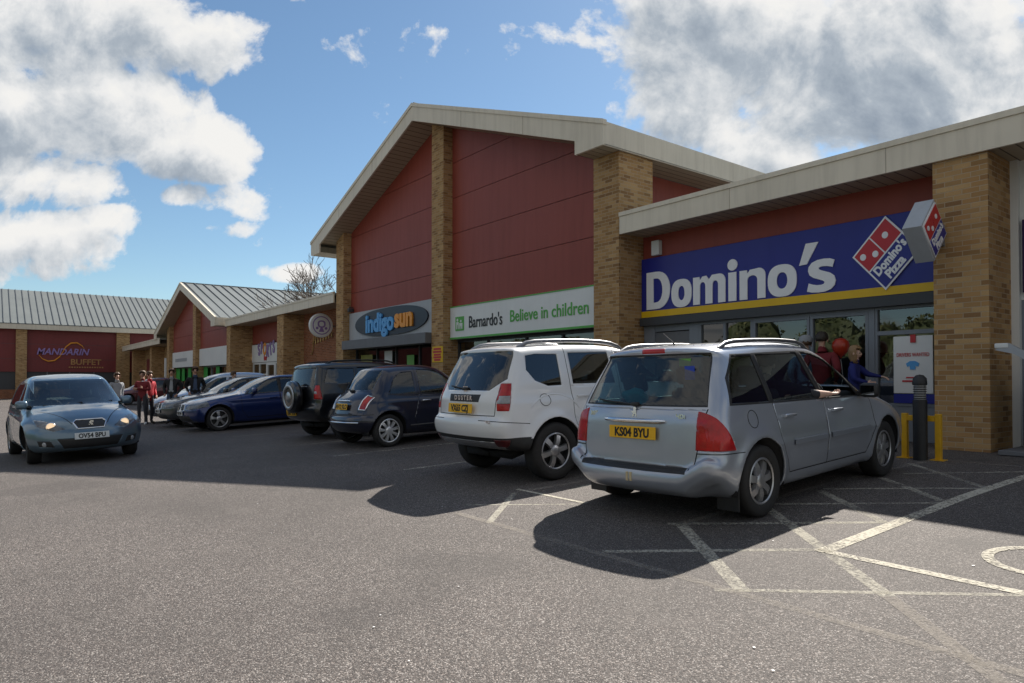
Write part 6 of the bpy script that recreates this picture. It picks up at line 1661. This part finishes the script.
# clouds live in a fixed frame of compass bearing: u to the right of north-west, v upwards
AX = (math.cos(rad(142.35)), math.sin(rad(142.35)))
def dotn(v):
    d = nt.nodes.new('ShaderNodeVectorMath'); d.operation = 'DOT_PRODUCT'; nt.links.new(co, d.inputs[0]); d.inputs[1].default_value = v; return d.outputs['Value']
fw = dotn((AX[0], AX[1], 0)); rt = dotn((AX[1], -AX[0], 0)); up = dotn((0, 0, 1))
fws = math_n(nt, 'MAXIMUM', fw, .12)
U = math_n(nt, 'DIVIDE', rt, fws); V_ = math_n(nt, 'DIVIDE', up, fws)
def px(x, y): return ((x-512)/683., (380-y)/683.)
CLOUDS = [(60, 20, 190, 75, 1.25), (200, 40, 85, 50, 1.0), (70, 110, 160, 70, 1.25), (190, 145, 95, 42, 1.1), (30, 175, 110, 45, .9), (30, 240, 110, 42, 1.0), (100, 222, 55, 24, .6), (40, 262, 90, 22, .6),
          (183, 194, 30, 16, .60), (215, 229, 46, 13, .72), (292, 272, 42, 13, .75), (225, 205, 60, 20, .42), (720, 30, 160, 100, 1.15), (900, 60, 260, 120, 1.4), (700, 110, 95, 60, .9), (770, 150, 85, 40, .95), (640, 20, 80, 45, .7), (1050, 120, 220, 120, 1.3), (860, -120, 420, 140, 1.2), (-120, -60, 300, 160, 1.0), (612, 108, 26, 16, .45), (470, 40, 160, 30, .28), (380, 120, 120, 25, .22)]
def field(du, dv):
    """cloud density round a bearing shifted by (du, dv)"""
    Uo, Vo = (U, V_) if not du else (math_n(nt, 'ADD', U, du), math_n(nt, 'ADD', V_, dv))
    c = nt.nodes.new('ShaderNodeCombineXYZ'); nt.links.new(Uo, c.inputs[0]); nt.links.new(Vo, c.inputs[1])
    def nz(scale, detail, rough, dist=0):
        n = nt.nodes.new('ShaderNodeTexNoise'); n.inputs['Scale'].default_value = scale; n.inputs['Detail'].default_value = detail; n.inputs['Roughness'].default_value = rough; n.inputs['Distortion'].default_value = dist
        nt.links.new(c.outputs[0], n.inputs['Vector']); return n.outputs['Fac']
    acc = None
    for (x, y, rx, ry, amp) in CLOUDS:
        u, v = px(x, y)
        p = math_n(nt, 'DIVIDE', math_n(nt, 'SUBTRACT', Uo, u), rx/683.); q = math_n(nt, 'DIVIDE', math_n(nt, 'SUBTRACT', Vo, v), ry/683.)
        d = math_n(nt, 'MULTIPLY', math_n(nt, 'SUBTRACT', 1., math_n(nt, 'ADD', math_n(nt, 'MULTIPLY', p, p), math_n(nt, 'MULTIPLY', q, q)), True), amp)
        acc = d if acc is None else math_n(nt, 'MAXIMUM', acc, d)
    cen = lambda o, k: math_n(nt, 'MULTIPLY', math_n(nt, 'SUBTRACT', o, .5), k)
    D = math_n(nt, 'ADD', math_n(nt, 'MULTIPLY', acc, .95), math_n(nt, 'ADD', cen(nz(5.5, 8, .60, .35), 2.5), cen(nz(22, 8, .62, .2), .8)))
    return math_n(nt, 'SUBTRACT', D, .30), acc, cen(nz(2.4, 3, .5), 1.3)
D0, acc, broad = field(0, 0)
D1, _, _ = field(.022, .034)               # one step towards the sun
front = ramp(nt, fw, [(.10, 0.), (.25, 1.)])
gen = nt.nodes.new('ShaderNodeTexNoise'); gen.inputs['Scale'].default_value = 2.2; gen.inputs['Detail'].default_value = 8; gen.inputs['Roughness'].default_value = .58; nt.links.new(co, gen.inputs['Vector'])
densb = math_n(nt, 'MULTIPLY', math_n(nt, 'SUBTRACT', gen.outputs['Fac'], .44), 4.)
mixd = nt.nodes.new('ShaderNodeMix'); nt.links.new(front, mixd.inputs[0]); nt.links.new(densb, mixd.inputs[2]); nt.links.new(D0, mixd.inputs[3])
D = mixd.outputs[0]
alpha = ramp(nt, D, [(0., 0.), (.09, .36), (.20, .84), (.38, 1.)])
lit = math_n(nt, 'MULTIPLY', math_n(nt, 'SUBTRACT', D0, D1), .75)
thick = math_n(nt, 'MULTIPLY', math_n(nt, 'MINIMUM', math_n(nt, 'MAXIMUM', D0, 0.), 1.5), -.40)
sh = math_n(nt, 'ADD', math_n(nt, 'ADD', .74, lit), math_n(nt, 'ADD', thick, math_n(nt, 'MULTIPLY', broad, .55)), True)
ccol = ramp(nt, sh, [(.0, (.30, .36, .44)), (.30, (.46, .52, .59)), (.52, (.70, .735, .77)), (.72, (.92, .925, .925)), (.9, (1.0, .99, .965))])
# unseen clouds overhead and behind, darkened on purpose to lower the ambient fill
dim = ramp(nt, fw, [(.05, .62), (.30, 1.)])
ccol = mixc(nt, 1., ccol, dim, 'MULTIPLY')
CK, SK = .51, .066
sv = nt.nodes.new('ShaderNodeVectorMath'); sv.operation = 'SCALE'; nt.links.new(sky.outputs[0], sv.inputs[0]); sv.inputs['Scale'].default_value = 1.0
tn = nt.nodes.new('ShaderNodeVectorMath'); tn.operation = 'MULTIPLY'; nt.links.new(sv.outputs[0], tn.inputs[0]); tn.inputs[1].default_value = (.85, .965, .985)
cs_ = nt.nodes.new('ShaderNodeVectorMath'); cs_.operation = 'SCALE'; nt.links.new(ccol, cs_.inputs[0]); cs_.inputs['Scale'].default_value = CK/SK
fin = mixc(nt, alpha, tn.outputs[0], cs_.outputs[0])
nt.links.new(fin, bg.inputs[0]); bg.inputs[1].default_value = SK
cam = bpy.data.cameras.new('camera'); cam.lens = 24; cam.sensor_width = 36; cam.shift_y = .0271; cam.clip_start = .05; cam.clip_end = 2000
cm = link(bpy.data.objects.new('camera', cam)); cm.location = (0, 0, 1.43)
vd = Vector((AX[0]*math.cos(.0157), AX[1]*math.cos(.0157), math.sin(.0157))); cm.rotation_euler = vd.to_track_quat('-Z', 'Y').to_euler()
SC.camera = cm
SC.view_settings.view_transform = 'Standard'; SC.view_settings.look = 'None'; SC.view_settings.gamma = 1; SC.view_settings.use_curve_mapping = False
SC.view_settings.exposure = .82
SC.cycles.max_bounces = 10; SC.cycles.transparent_max_bounces = 16; SC.cycles.glossy_bounces = 5; SC.cycles.diffuse_bounces = 4
SC.cycles.use_denoising = True
SC.cycles.sample_clamp_indirect = 8
